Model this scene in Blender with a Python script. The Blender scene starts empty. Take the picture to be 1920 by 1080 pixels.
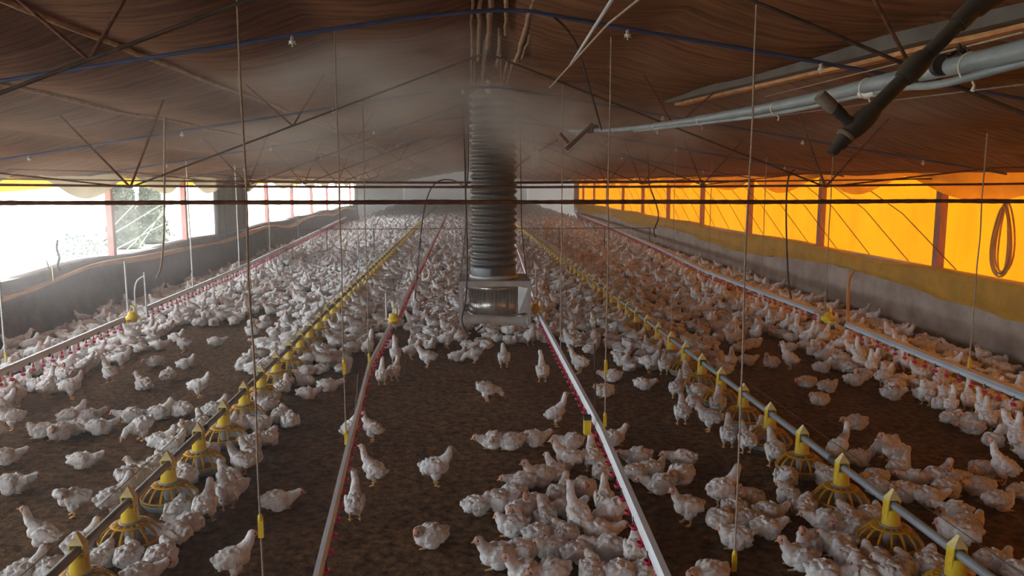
import bpy, bmesh, math, random
import numpy as np
from mathutils import Vector, Matrix, noise as mnoise

sc = bpy.context.scene
COL = sc.collection
PI = math.pi

# ------------------------------------------------------------------ camera
F = 1493.0                      # focal length in pixels of the 1920 px wide frame
CAMH = 2.2
PITCH = math.atan(200 / F)
YAW = math.atan(90 / F * math.cos(PITCH))
fw = Vector((math.sin(YAW) * math.cos(PITCH), math.cos(YAW) * math.cos(PITCH), -math.sin(PITCH)))
rt = Vector((math.cos(YAW), -math.sin(YAW), 0))
up = rt.cross(fw)
cam_d = bpy.data.cameras.new('camera')
cam_d.sensor_width = 36
cam_d.lens = 36 * F / 1920
cam_d.clip_end = 400
cam_d.clip_start = 0.05
cam = bpy.data.objects.new('camera', cam_d)
COL.objects.link(cam)
cam.matrix_world = Matrix(((rt.x, up.x, -fw.x, 0), (rt.y, up.y, -fw.y, 0), (rt.z, up.z, -fw.z, CAMH), (0, 0, 0, 1)))
sc.camera = cam

# ------------------------------------------------------------------ sky, light, exposure
SKY = 10.5
w = bpy.data.worlds.new('overcast_sky')
sc.world = w
w.use_nodes = True
bgn = w.node_tree.nodes['Background']
bgn.inputs['Color'].default_value = (0.83, 0.925, 1.0, 1)
bgn.inputs['Strength'].default_value = SKY

sun_d = bpy.data.lights.new('sun', 'SUN')
sun_d.energy = 34
sun_d.angle = math.radians(3)
sun_d.color = (1.0, 0.95, 0.86)
sun = bpy.data.objects.new('sun', sun_d)
COL.objects.link(sun)
sun.rotation_euler = (math.radians(-4), math.radians(38), 0)      # from the yellow-curtain side, high

def portal(name, x, y0, y1, z0, z1, rot):
    d = bpy.data.lights.new(name, 'AREA')
    d.shape = 'RECTANGLE'
    d.size = z1 - z0
    d.size_y = y1 - y0
    d.cycles.is_portal = True
    o = bpy.data.objects.new(name, d)
    COL.objects.link(o)
    o.location = (x, (y0 + y1) / 2, (z0 + z1) / 2)
    o.rotation_euler = (0, rot, 0)
portal('window_portal', -6.42, -7, 16, 0.85, 2.36, -PI / 2)
portal('window_portal', -6.42, 16, 47, 0.85, 2.36, -PI / 2)

sc.view_settings.view_transform = 'Standard'
sc.view_settings.look = 'None'
sc.view_settings.gamma = 1
sc.view_settings.use_curve_mapping = False
sc.view_settings.exposure = 0.0
cy = sc.cycles
cy.max_bounces = 7
cy.diffuse_bounces = 4
cy.glossy_bounces = 2
cy.transmission_bounces = 3
cy.volume_bounces = 1
cy.transparent_max_bounces = 8
cy.caustics_reflective = False
cy.caustics_refractive = False
cy.use_denoising = True
cy.sample_clamp_indirect = 6
cy.volume_max_steps = 48

# ------------------------------------------------------------------ unprojection of photo points
def ray(px, py):
    return rt * ((px - 960) / F) + up * ((540 - py) / F) + fw
def G(px, py, h=0.0):
    d = ray(px, py)
    t = (h - CAMH) / d.z
    return Vector((d.x * t, d.y * t, h))
def D(px, py, Y):
    d = ray(px, py)
    t = Y / d.y
    return Vector((d.x * t, Y, CAMH + d.z * t))
def WX(px, py, X):
    d = ray(px, py)
    t = X / d.x
    return Vector((X, d.y * t, CAMH + d.z * t))

XL, XR, XC = -6.2, 6.6, 0.2
YB, YE = -7.0, 84.0
EAVE, RIDGE, SLOPE = 2.35, 3.37, 0.16
WIN_END = 46.5
T0, TS = 3.3, 3.75              # first truss and truss spacing
def roof(x):
    return RIDGE - SLOPE * abs(x - XC)

# ------------------------------------------------------------------ materials
def N(nt, t, **kw):
    n = nt.nodes.new(t)
    for k, v in kw.items():
        if hasattr(n, k):
            setattr(n, k, v)
        else:
            n.inputs[k].default_value = v
    return n
def ramp(nt, fac, stops):
    r = nt.nodes.new('ShaderNodeValToRGB')
    el = r.color_ramp.elements
    while len(el) < len(stops):
        el.new(0.5)
    for e, (p, c) in zip(el, stops):
        e.position = p
        e.color = (*c, 1)
    nt.links.new(fac, r.inputs['Fac'])
    return r.outputs['Color']
MATS = {}
def mat(name, c1, c2=None, scale=12, rough=0.75, metal=0.0, bump=0.0, bscale=None, stretch=(1, 1, 1), detail=5, lo=0.35, hi=0.65, trans=0.0, tcol=None, spec=0.4, dust=None, rand=0.0):
    m = bpy.data.materials.new(name)
    m.use_nodes = True
    nt = m.node_tree
    b = nt.nodes['Principled BSDF']
    out = nt.nodes['Material Output']
    b.inputs['Roughness'].default_value = rough
    b.inputs['Metallic'].default_value = metal
    b.inputs['Specular IOR Level'].default_value = spec
    tc = N(nt, 'ShaderNodeTexCoord')
    mp = N(nt, 'ShaderNodeMapping')
    mp.inputs['Scale'].default_value = stretch
    nt.links.new(tc.outputs['Object'], mp.inputs['Vector'])
    nz = N(nt, 'ShaderNodeTexNoise', Scale=scale, Detail=detail, Roughness=0.6)
    nt.links.new(mp.outputs['Vector'], nz.inputs['Vector'])
    c2 = c2 or tuple(min(1, x * 0.75) for x in c1)
    col = ramp(nt, nz.outputs['Fac'], [(lo, c2), (hi, c1)])
    if dust:
        ge = N(nt, 'ShaderNodeNewGeometry')
        sx = N(nt, 'ShaderNodeSeparateXYZ')
        nt.links.new(ge.outputs['Normal'], sx.inputs[0])
        mr = N(nt, 'ShaderNodeMapRange')
        mr.inputs['From Min'].default_value = 0.15
        mr.inputs['From Max'].default_value = 0.8
        nt.links.new(sx.outputs['Z'], mr.inputs['Value'])
        mx = N(nt, 'ShaderNodeMix', data_type='RGBA')
        nt.links.new(mr.outputs['Result'], mx.inputs[0])
        nt.links.new(col, mx.inputs[6])
        mx.inputs[7].default_value = (*dust, 1)
        col = mx.outputs[2]
    if rand:
        oi = N(nt, 'ShaderNodeObjectInfo')
        hs = N(nt, 'ShaderNodeHueSaturation')
        mr = N(nt, 'ShaderNodeMapRange')
        mr.inputs['To Min'].default_value = 1 - rand
        mr.inputs['To Max'].default_value = 1 + rand * 0.4
        nt.links.new(oi.outputs['Random'], mr.inputs['Value'])
        nt.links.new(mr.outputs['Result'], hs.inputs['Value'])
        nt.links.new(col, hs.inputs['Color'])
        col = hs.outputs['Color']
    nt.links.new(col, b.inputs['Base Color'])
    if bump:
        n2 = N(nt, 'ShaderNodeTexNoise', Scale=bscale or scale * 3, Detail=6, Roughness=0.65)
        nt.links.new(mp.outputs['Vector'], n2.inputs['Vector'])
        bp = N(nt, 'ShaderNodeBump', Strength=min(1, bump))
        bp.inputs['Distance'].default_value = 0.02 * max(1, bump)
        nt.links.new(n2.outputs['Fac'], bp.inputs['Height'])
        nt.links.new(bp.outputs['Normal'], b.inputs['Normal'])
    if trans:
        tr = N(nt, 'ShaderNodeBsdfTranslucent')
        if tcol:
            tm = N(nt, 'ShaderNodeMix', data_type='RGBA', blend_type='MULTIPLY')
            tm.inputs[0].default_value = 1
            mr2 = ramp(nt, nz.outputs['Fac'], [(lo, (0.8, 0.74, 0.6)), (hi, (1, 1, 1))])
            nt.links.new(mr2, tm.inputs[6])
            tm.inputs[7].default_value = (*tcol, 1)
            nt.links.new(tm.outputs[2], tr.inputs['Color'])
        else:
            nt.links.new(col, tr.inputs['Color'])
        ms = N(nt, 'ShaderNodeMixShader', Fac=trans)
        nt.links.new(b.outputs[0], ms.inputs[1])
        nt.links.new(tr.outputs[0], ms.inputs[2])
        nt.links.new(ms.outputs[0], out.inputs['Surface'])
    MATS[name] = m
    return m

M_litter = mat('litter', (0.26, 0.132, 0.056), (0.045, 0.019, 0.008), scale=16, rough=0.95, bump=2.6, bscale=20, detail=9, lo=0.33, hi=0.68, spec=0.1)
M_burlap = mat('burlap', (0.33, 0.142, 0.070), (0.13, 0.052, 0.027), scale=3.0, rough=0.95, bump=0.9, bscale=14, stretch=(0.55, 4.5, 1), detail=8, spec=0.05)
M_crease = mat('lit_crease', (0.52, 0.34, 0.19), (0.30, 0.17, 0.09), scale=14, rough=0.95)  # light tone stands in for light caught on the frayed creases
M_concrete = mat('concrete', (0.42, 0.37, 0.32), (0.27, 0.23, 0.20), scale=2.5, rough=0.9, bump=0.4, bscale=18, spec=0.15)
M_outground = mat('dry_ground', (0.55, 0.52, 0.45), (0.42, 0.40, 0.34), scale=0.6, rough=0.95, spec=0.1)
M_endwall = mat('pale_end_wall', (0.50, 0.49, 0.48), (0.40, 0.39, 0.39), scale=1.2, rough=0.8)
M_sheerwall = mat('translucent_end_wall', (0.50, 0.49, 0.50), (0.42, 0.41, 0.42), scale=1.2, rough=0.8, trans=0.6, tcol=(0.05, 0.049, 0.052))  # translucency added so daylight through the walls brightens the far end
M_post = mat('painted_post', (0.42, 0.17, 0.11), (0.28, 0.11, 0.08), scale=9, rough=0.7, stretch=(4, 4, 0.6))
M_glarepost = mat('glare_pink_post', (0.60, 0.27, 0.24), (0.46, 0.19, 0.17), scale=9, rough=0.7, stretch=(4, 4, 0.6))  # post colour with the glare of the bright side painted in
M_rust = mat('rusty_steel', (0.20, 0.075, 0.04), (0.075, 0.032, 0.024), scale=26, rough=0.85, metal=0.2, bump=0.5, bscale=60)
M_darksteel = mat('dark_steel', (0.11, 0.07, 0.055), (0.05, 0.034, 0.03), scale=18, rough=0.7, metal=0.3)
M_beam = mat('grey_beam', (0.12, 0.11, 0.10), (0.07, 0.062, 0.056), scale=4, rough=0.7)
M_beamrust = mat('rusty_flange', (0.62, 0.33, 0.14), (0.36, 0.15, 0.06), scale=7, rough=0.85, stretch=(3, 1, 3))
M_blue = mat('blue_hose', (0.045, 0.07, 0.20), (0.03, 0.04, 0.12), scale=5, rough=0.45)
M_pvc = mat('grey_pipe', (0.28, 0.325, 0.355), (0.19, 0.22, 0.24), scale=9, rough=0.38, stretch=(4, 0.8, 4))
M_feedpipe = mat('galvanised_pipe', (0.34, 0.375, 0.40), (0.26, 0.28, 0.30), scale=6, rough=0.5, metal=0.15, stretch=(4, 0.8, 4))
M_dirtypipe = mat('dusty_pipe', (0.34, 0.31, 0.27), (0.20, 0.17, 0.14), scale=6, rough=0.6, metal=0.3, stretch=(4, 0.8, 4))
M_coupler = mat('dark_coupler', (0.07, 0.07, 0.075), None, rough=0.6)
M_rail = mat('white_rail', (0.80, 0.82, 0.85), (0.66, 0.66, 0.66), scale=4, rough=0.4, stretch=(4, 0.7, 4))
M_railgrey = mat('grey_rail', (0.52, 0.55, 0.60), (0.40, 0.42, 0.46), scale=4, rough=0.45, stretch=(4, 0.7, 4))
M_clip = mat('rail_clip', (0.10, 0.09, 0.09), None, rough=0.6)
M_cup = mat('red_plastic', (0.55, 0.02, 0.07), (0.42, 0.015, 0.05), scale=20, rough=0.35)
M_yellow = mat('yellow_plastic', (0.86, 0.62, 0.03), (0.72, 0.47, 0.03), scale=14, rough=0.4)
M_amber = mat('amber_plastic', (0.82, 0.47, 0.02), (0.62, 0.31, 0.02), scale=10, rough=0.45, trans=0.25)
M_palecap = mat('dusty_yellow', (0.80, 0.68, 0.30), (0.66, 0.52, 0.2), scale=20, rough=0.6)
M_panbase = mat('grey_pan', (0.30, 0.36, 0.38), (0.20, 0.24, 0.25), scale=8, rough=0.5)
M_feedtube = mat('dusty_tube', (0.45, 0.43, 0.41), (0.30, 0.28, 0.27), scale=8, rough=0.55)
M_feed = mat('feed', (0.32, 0.21, 0.10), (0.18, 0.11, 0.05), scale=60, rough=0.95, bump=0.6)
M_collar = mat('grey_collar', (0.30, 0.29, 0.28), None, rough=0.5)
M_rubber = mat('black_duct', (0.045, 0.043, 0.045), (0.022, 0.021, 0.022), scale=14, rough=0.33, dust=(0.17, 0.148, 0.132), spec=0.6)
M_sheet = mat('sheet_metal', (0.52, 0.49, 0.45), (0.38, 0.35, 0.32), scale=5, rough=0.45, metal=0.35)
M_drum = mat('drum_steel', (0.52, 0.47, 0.42), (0.36, 0.32, 0.28), scale=4, rough=0.28, metal=0.75, stretch=(6, 6, 0.6))
M_white = mat('white_plastic', (0.78, 0.78, 0.76), None, rough=0.5)
M_cord = mat('pale_cord', (0.42, 0.33, 0.25), (0.28, 0.21, 0.16), scale=40, rough=0.9)
M_whitecord = mat('white_cord', (0.85, 0.85, 0.8), None, rough=0.8)
M_glowcord = mat('glowing_cord', (0.9, 0.92, 0.85), None, rough=0.6, trans=0.7)  # translucency added so the shaded cords show a white glow
M_black = mat('black_cable', (0.03, 0.03, 0.032), None, rough=0.55)
M_foggy = mat('black_fogger', (0.035, 0.028, 0.024), (0.018, 0.015, 0.013), scale=22, rough=0.6, dust=(0.09, 0.075, 0.06))
M_foggrey = mat('dusty_nozzle', (0.20, 0.165, 0.13), (0.12, 0.10, 0.08), scale=24, rough=0.8)
M_curtain = mat('yellow_tarp', (0.75, 0.40, 0.03), (0.68, 0.34, 0.025), scale=1.1, rough=0.55, stretch=(1, 2.6, 0.5), trans=0.8, tcol=(0.128, 0.041, 0.0004), lo=0.25, hi=0.6)
M_drape = mat('ochre_tarp', (0.62, 0.33, 0.04), (0.46, 0.25, 0.035), scale=3, rough=0.7, bump=0.3, bscale=6, trans=0.2)
M_valance = mat('cream_tarp', (0.62, 0.55, 0.40), (0.52, 0.45, 0.32), scale=2, rough=0.8, trans=0.3)
M_valyellow = mat('lemon_tarp', (0.80, 0.58, 0.05), (0.72, 0.48, 0.04), scale=2, rough=0.7, trans=0.6)
M_valbacklit = mat('backlit_tarp', (0.50, 0.36, 0.10), (0.40, 0.28, 0.07), scale=2, rough=0.8, trans=0.75, tcol=(0.95, 0.66, 0.10))  # yellow backlight of the curtain put into the beige cloth colour
M_sack = mat('sackcloth', (0.15, 0.105, 0.08), (0.085, 0.06, 0.048), scale=4, rough=0.95, bump=0.6, bscale=30, spec=0.05)
M_tan = mat('tan_tarp', (0.72, 0.37, 0.12), (0.56, 0.27, 0.08), scale=3, rough=0.8, trans=0.15)
M_greycloth = mat('grey_cloth', (0.22, 0.21, 0.19), (0.13, 0.125, 0.115), scale=8, rough=0.95, stretch=(5, 5, 0.5))
M_rag = mat('straw_rope', (0.42, 0.28, 0.16), (0.26, 0.165, 0.10), scale=20, rough=0.95)
M_bark = mat('bark', (0.10, 0.075, 0.055), None, rough=0.9)
M_leaf = mat('leaf', (0.065, 0.075, 0.06), (0.04, 0.048, 0.04), rough=0.9, spec=0.0)
M_glareleaf = mat('overexposed_leaf', (0.34, 0.38, 0.36), (0.26, 0.30, 0.28), rough=0.9, spec=0.0)  # foliage colour lightened to stand for overexposure outside
M_feather = mat('white_feathers', (0.85, 0.83, 0.81), (0.64, 0.51, 0.45), scale=17, rough=0.9, bump=0.35, bscale=55, detail=6, lo=0.32, hi=0.56, spec=0.1, rand=0.12)
M_skin = mat('pink_skin', (0.66, 0.36, 0.28), (0.52, 0.26, 0.2), scale=40, rough=0.6)
M_shank = mat('yellow_shank', (0.72, 0.43, 0.16), (0.6, 0.33, 0.12), scale=40, rough=0.6)
M_comb = mat('red_comb', (0.55, 0.07, 0.05), None, rough=0.5)
M_eye = mat('dark_eye', (0.02, 0.012, 0.01), None, rough=0.2)
CH_MATS = [M_feather, M_skin, M_shank, M_comb, M_eye]

# ------------------------------------------------------------------ mesh builder
class MB:
    def __init__(s):
        s.v = []; s.f = []; s.m = []; s.sm = []
    def add(s, vs, fs, mi=0, smooth=False):
        o = len(s.v)
        s.v.extend([tuple(v) for v in vs])
        for f in fs:
            s.f.append(tuple(i + o for i in f)); s.m.append(mi); s.sm.append(smooth)
        return s
    def box(s, c, size, mi=0, M=None):
        x, y, z = (q / 2 for q in size)
        vs = [Vector((a * x, b * y, d * z)) for a in (-1, 1) for b in (-1, 1) for d in (-1, 1)]
        if M is not None:
            vs = [M @ v for v in vs]
        c = Vector(c)
        vs = [v + c for v in vs]
        return s.add(vs, [(0, 1, 3, 2), (4, 6, 7, 5), (0, 4, 5, 1), (2, 3, 7, 6), (0, 2, 6, 4), (1, 5, 7, 3)], mi)
    def tube(s, pts, r, seg=8, mi=0, caps=True, smooth=True):
        pts = [Vector(p) for p in pts]
        n = len(pts)
        rs = r if isinstance(r, (list, tuple)) else [r] * n
        t0 = (pts[1] - pts[0]).normalized()
        ref = Vector((0, 0, 1)) if abs(t0.z) < 0.9 else Vector((1, 0, 0))
        u = t0.cross(ref).normalized()
        vs = []
        for i in range(n):
            a = pts[max(0, i - 1)]; b = pts[min(n - 1, i + 1)]
            t = (b - a).normalized()
            u = (u - t * u.dot(t)).normalized()
            w_ = t.cross(u)
            for k in range(seg):
                an = 2 * PI * k / seg
                vs.append(pts[i] + (u * math.cos(an) + w_ * math.sin(an)) * rs[i])
        fs = [(i * seg + k, i * seg + (k + 1) % seg, (i + 1) * seg + (k + 1) % seg, (i + 1) * seg + k) for i in range(n - 1) for k in range(seg)]
        s.add(vs, fs, mi, smooth)
        if caps:
            s.add(vs[:seg], [tuple(range(seg))[::-1]], mi)
            s.add(vs[-seg:], [tuple(range(seg))], mi)
        return s
    def lathe(s, prof, c=(0, 0, 0), seg=20, mi=0, M=None, smooth=True):
        vs = []
        for (r, z) in prof:
            for k in range(seg):
                a = 2 * PI * k / seg
                v = Vector((r * math.cos(a), r * math.sin(a), z))
                if M is not None:
                    v = M @ v
                vs.append(v + Vector(c))
        fs = [(i * seg + k, i * seg + (k + 1) % seg, (i + 1) * seg + (k + 1) % seg, (i + 1) * seg + k) for i in range(len(prof) - 1) for k in range(seg)]
        return s.add(vs, fs, mi, smooth)
    def ell(s, c, r, R=None, mi=0, nu=14, nv=9):
        vs = []
        for i in range(nv + 1):
            th = PI * i / nv
            for k in range(nu):
                a = 2 * PI * k / nu
                v = Vector((r[0] * math.sin(th) * math.cos(a), r[1] * math.sin(th) * math.sin(a), r[2] * math.cos(th)))
                if R is not None:
                    v = R @ v
                vs.append(v + Vector(c))
        fs = []
        for i in range(nv):
            for k in range(nu):
                a, b, c2, d = i * nu + k, i * nu + (k + 1) % nu, (i + 1) * nu + (k + 1) % nu, (i + 1) * nu + k
                fs.append((a, d, c2, b))
        return s.add(vs, fs, mi, True)
    def sheet(s, fn, nu, nv, mi=0, smooth=True, thick=None):
        vs = [Vector(fn(i / nu, j / nv)) for j in range(nv + 1) for i in range(nu + 1)]
        W = nu + 1
        fs = [(j * W + i, j * W + i + 1, (j + 1) * W + i + 1, (j + 1) * W + i) for j in range(nv) for i in range(nu)]
        if thick is None:
            return s.add(vs, fs, mi, smooth)
        th = Vector(thick)
        n = len(vs)
        vs2 = vs + [v + th for v in vs]
        fs2 = fs + [tuple(q + n for q in f)[::-1] for f in fs]
        edge = [j * W for j in range(nv + 1)], [j * W + nu for j in range(nv + 1)], list(range(W)), [nv * W + i for i in range(W)]
        for e in edge:
            for a, b in zip(e[:-1], e[1:]):
                fs2.append((a, b, b + n, a + n))
        return s.add(vs2, fs2, mi, smooth)
    def mesh(s, name, mats):
        me = bpy.data.meshes.new(name)
        me.from_pydata(s.v, [], s.f)
        for m in (mats if isinstance(mats, (list, tuple)) else [mats]):
            me.materials.append(m)
        me.polygons.foreach_set('material_index', s.m)
        me.polygons.foreach_set('use_smooth', s.sm)
        me.update()
        return me
    def build(s, name, mats, parent=None, loc=None, rz=0):
        o = bpy.data.objects.new(name, s.mesh(name, mats))
        COL.objects.link(o)
        if loc is not None:
            o.location = loc
        o.rotation_euler = (0, 0, rz)
        o.parent = parent
        return o
def tag(o, label, cat, group=None, kind=None):
    if label: o['label'] = label
    if cat: o['category'] = cat
    if group: o['group'] = group
    if kind: o['kind'] = kind
    return o
def structure(o, label=None):
    o['kind'] = 'structure'
    if label: o['label'] = label
    return o
def empty(name, loc, label, cat, group=None, rz=0):
    o = bpy.data.objects.new(name, None)
    o.empty_display_size = 0.1
    COL.objects.link(o)
    o.location = loc
    o.rotation_euler = (0, 0, rz)
    return tag(o, label, cat, group)
def copy_tree(o, parent=None, kids=None):
    c = o.copy()
    COL.objects.link(c)
    c.parent = parent
    for ch in (kids or KIDS).get(o.name, []):
        copy_tree(ch, c, kids)
    return c
KIDS = {}
def kids_of(root):
    d = {}
    for ch in root.children_recursive:
        d.setdefault(ch.parent.name, []).append(ch)
    return d
ORD = 'first second third fourth fifth sixth seventh eighth ninth tenth eleventh twelfth thirteenth fourteenth fifteenth sixteenth seventeenth eighteenth nineteenth'.split()
TENS = {20: 'twent', 30: 'thirt', 40: 'fort', 50: 'fift', 60: 'sixt', 70: 'sevent', 80: 'eight', 90: 'ninet'}
def ordw(n):                                  # 1 -> first
    if n <= 19:
        return ORD[n - 1]
    t = n // 10 * 10
    return TENS[t] + 'ieth' if n % 10 == 0 else TENS[t] + 'y-' + ORD[n % 10 - 1]
def bez(p0, p1, p2, p3, n=16):
    p0, p1, p2, p3 = map(Vector, (p0, p1, p2, p3))
    return [p0 * (1 - t) ** 3 + p1 * 3 * t * (1 - t) ** 2 + p2 * 3 * t * t * (1 - t) + p3 * t ** 3 for t in (i / n for i in range(n + 1))]
def poly(pts, n=8):                           # Catmull-Rom through the points
    P = [Vector(p) for p in pts]
    out = []
    for i in range(len(P) - 1):
        a, b, c, d = P[max(0, i - 1)], P[i], P[i + 1], P[min(len(P) - 1, i + 2)]
        for k in range(n):
            t = k / n
            out.append(0.5 * ((2 * b) + (c - a) * t + (2 * a - 5 * b + 4 * c - d) * t * t + (3 * b - a - 3 * c + d) * t ** 3))
    out.append(P[-1])
    return out

# ================================================================== THE SETTING
# floor: litter, gently uneven
fl = MB()
fys = [YB - 0.3]
while fys[-1] < YE + 0.3:
    yq = fys[-1]
    fys.append(yq + (0.5 if yq < 2.5 else 0.035 if yq < 9 else 0.06 if yq < 14 else 0.25 if yq < 25 else 1.0))
fxs = [-6.5 + 13.4 * k / 300 for k in range(301)]
fv = []
for y in fys:
    for x in fxs:
        z = 0.010 * mnoise.noise(Vector((x * 1.3, y * 1.3, 0)))
        if 2.5 < y < 16 and -4.6 < x < 5.6:
            z += 0.010 * mnoise.noise(Vector((x * 9, y * 9, 2))) + 0.007 * mnoise.noise(Vector((x * 23, y * 23, 5)))
        fv.append((x, y, z - 0.014))
fn_ = len(fxs)
fl.add(fv, [(a * fn_ + b_, a * fn_ + b_ + 1, (a + 1) * fn_ + b_ + 1, (a + 1) * fn_ + b_) for a in range(len(fys) - 1) for b_ in range(fn_ - 1)], 0, True)
structure(fl.build('floor', M_litter), 'brown litter floor of the poultry shed')
og = MB()
og.box((0, 40, -0.32), (320, 260, 0.3))
structure(og.build('ground', M_outground), 'dry open ground outside the shed')

# burlap lining under the roof: it sags between the purlins
PURL = [-7.05, -5.3, -4.2, -3.1, -2.04, -0.95, XC, 1.3, 2.4, 3.5, 4.6, 5.7, 6.8]  # outermost values are eave overhangs, shaped by how much sky they block
def sag(x):
    for a, b in zip(PURL[:-1], PURL[1:]):
        if a <= x <= b:
            t = (x - a) / (b - a)
            return math.sin(PI * t)
    return 0
ce = MB()
xs = []
for a, b in zip(PURL[:-1], PURL[1:]):
    xs += [a + (b - a) * k / 8 for k in range(8)]
xs.append(PURL[-1])
ys = [YB + k * 0.375 for k in range(int((YE - YB) / 0.375) + 2)]
def lining(x, y):
    ph = (y - T0) / TS
    return roof(x) - 0.085 * sag(x) * (0.55 + 0.45 * math.sin(PI * (ph % 1))) - 0.025 * mnoise.noise(Vector((x * 1.1, y * 0.8, 3))) - 0.012 * mnoise.noise(Vector((x * 5, y * 1.6, 8)))
vs = [(x, y, lining(x, y)) for y in ys for x in xs]
W_ = len(xs)
nV = len(vs)
fs = [(j * W_ + i, j * W_ + i + 1, (j + 1) * W_ + i + 1, (j + 1) * W_ + i) for j in range(len(ys) - 1) for i in range(W_ - 1)]
ce.add(vs + [(x, y, z + 0.08) for x, y, z in vs], fs + [tuple(q + nV for q in f) for f in fs], 0, True)
structure(ce.build('ceiling', M_burlap), 'brown burlap ceiling lining sagging under the roof')

# strips added for light-catching frayed creases along the purlins on the open side
for x_, lb in ((-2.04, 'frayed tan seam of the burlap lining, pale strip for its lit edge, nearer the ridge'), (-3.1, 'frayed tan seam of the burlap lining, pale strip for its lit edge, nearer the eave')):
    sm_ = MB()
    pts_, rs_ = [], []
    for k in range(120):
        y_ = 1.5 + k * 0.2
        pts_.append((x_ + 0.02 * mnoise.noise(Vector((y_ * 1.2, x_, 0))), y_, lining(x_, y_) - 0.012))
        rs_.append(0.014 + 0.016 * abs(mnoise.noise(Vector((y_ * 2.7, x_, 3)))))
    sm_.tube(pts_, rs_, 7)
    tag(sm_.build('lit_crease_strip', M_crease), lb, 'crease', 'lit crease strips of the lining')

# walls
wl = MB(); wl.box((XL - 0.1, (YB + WIN_END) / 2, 0.43), (0.2, WIN_END - YB, 0.86))
structure(wl.build('wall_left', M_concrete), 'low wall along the open side')
wr = MB(); wr.box((XR + 0.1, (YB + WIN_END) / 2, 0.49), (0.2, WIN_END - YB, 0.98))
structure(wr.build('wall_right', M_concrete), 'low grey concrete wall under the yellow curtain')
for nm, x in (('wall_far_left', XL - 0.1), ('wall_far_right', XR + 0.1)):
    b = MB(); b.sheet(lambda u, v: (x, WIN_END + (YE - WIN_END) * u, 2.42 * v), 40, 4)
    structure(b.build(nm, M_sheerwall), 'closed side wall at the far end')
b = MB(); b.sheet(lambda u, v: (XC - 6.7 + 13.4 * u, YE + 0.05, 3.5 * v), 20, 6)
structure(b.build('wall_end', M_sheerwall), 'pale end wall of the shed')
b = MB(); b.box((XC, YB - 0.1, 1.75), (13.4, 0.2, 3.5))
structure(b.build('wall_back', M_concrete), 'wall behind the camera')

# window posts on the truss lines
NP = 12
for k in range(2, NP):
    y = T0 + k * TS
    p = MB(); p.box((0, 0, 0), (0.10, 0.13, EAVE - 0.92))
    o = p.build('wall_post', M_post, None, (XR + 0.06, y, (EAVE + 0.95) / 2))
    tag(o, f'brown post before the yellow curtain, {ordw(k - 1)} post from the camera', 'post', 'posts along the yellow curtain')
    p = MB(); p.box((0, 0, 0), (0.10, 0.12, EAVE - 0.80))
    o = p.build('wall_post', M_glarepost, None, (XL - 0.06, y, (EAVE + 0.83) / 2))
    tag(o, f'red post in the bright open side, {ordw(k - 1)} post from the camera', 'post', 'posts along the open side')

# ------------------------------------------------------------------ yellow curtain and its flaps
cu = MB()
def cur_fn(u, v):
    y = YB + (WIN_END + 2.2 - YB) * u
    z = 0.55 + 1.95 * v
    return (XR + 0.26 + 0.025 * math.sin(y * 1.7 + math.sin(y)) * math.sin(PI * v) + 0.01 * math.sin(y * 9 + z * 3), y, z)
cu.sheet(cur_fn, 360, 8)
tag(cu.build('curtain', M_curtain), 'glowing yellow tarpaulin curtain closing one whole long side', 'curtain')
dr = MB()
def drape_fn(u, v):
    y = YB + (WIN_END - YB) * u
    top = 1.0 + 0.035 * math.sin(y * 0.83 + 1.0) + 0.05 * mnoise.noise(Vector((y * 0.5, 4, 0)))
    low = 0.62 + 0.09 * math.sin(y * 0.55 + 0.4) + 0.05 * mnoise.noise(Vector((y * 0.9, 1, 0))) + 0.03 * mnoise.noise(Vector((y * 3, 7, 0)))
    if v < 0.25:                                  # over the wall top
        t = v / 0.25
        return (XR + 0.16 - 0.20 * t, y, top - 0.02 * (1 - t))
    t = (v - 0.25) / 0.75
    fold = 0.03 * mnoise.noise(Vector((y * 1.6 + t * 1.3, t * 3, 2))) + 0.015 * mnoise.noise(Vector((y * 5, t * 5, 5)))
    return (XR - 0.045 - 0.05 * math.sin(PI * t) + fold, y, top + (low - top) * t)
dr.sheet(drape_fn, 420, 14)
tag(dr.build('curtain_flap', M_drape), 'ochre tarpaulin flap folded over the low concrete wall', 'tarpaulin')
va = MB()
def valance_fn(x0, seedz, amp, base, sgn):
    def fn(u, v):
        y = YB + (WIN_END - YB) * u
        ph = (y - T0) / TS
        sc_ = abs(math.sin(PI * (ph + 0.2 * math.sin(y * 0.31 + seedz)))) ** 1.3
        low = base - amp * sc_ - 0.06 * mnoise.noise(Vector((y * 0.45, seedz, 0)))
        z = 2.42 + (low - 2.42) * v
        return (x0 + sgn * (0.05 * math.sin(v * 7 + y * 1.2) * v + 0.03 * mnoise.noise(Vector((y * 1.5, v * 3, seedz)))), y, z)
    return fn
va.sheet(valance_fn(XR - 0.14, 2.0, 0.30, 2.27, -1), 400, 8)
tag(va.build('valance', M_valbacklit), 'pale scalloped cloth sagging along the top of the yellow curtain', 'cloth')
va = MB()
va.sheet(valance_fn(XL + 0.10, 7.0, 0.42, 2.34, 1), 400, 8)
tag(va.build('valance', M_valance), 'cream scalloped tarpaulin sagging over the bright open side', 'cloth')
va = MB()
va.sheet(lambda u, v: (XL - 0.16, YB + (WIN_END - YB) * u, 2.44 + (2.10 + 0.05 * math.sin(YB + 53 * u) - 2.44) * v), 200, 3)
tag(va.build('rolled_curtain', M_valyellow), 'yellow tarpaulin strip rolled up under the eave of the open side', 'curtain')

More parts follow.
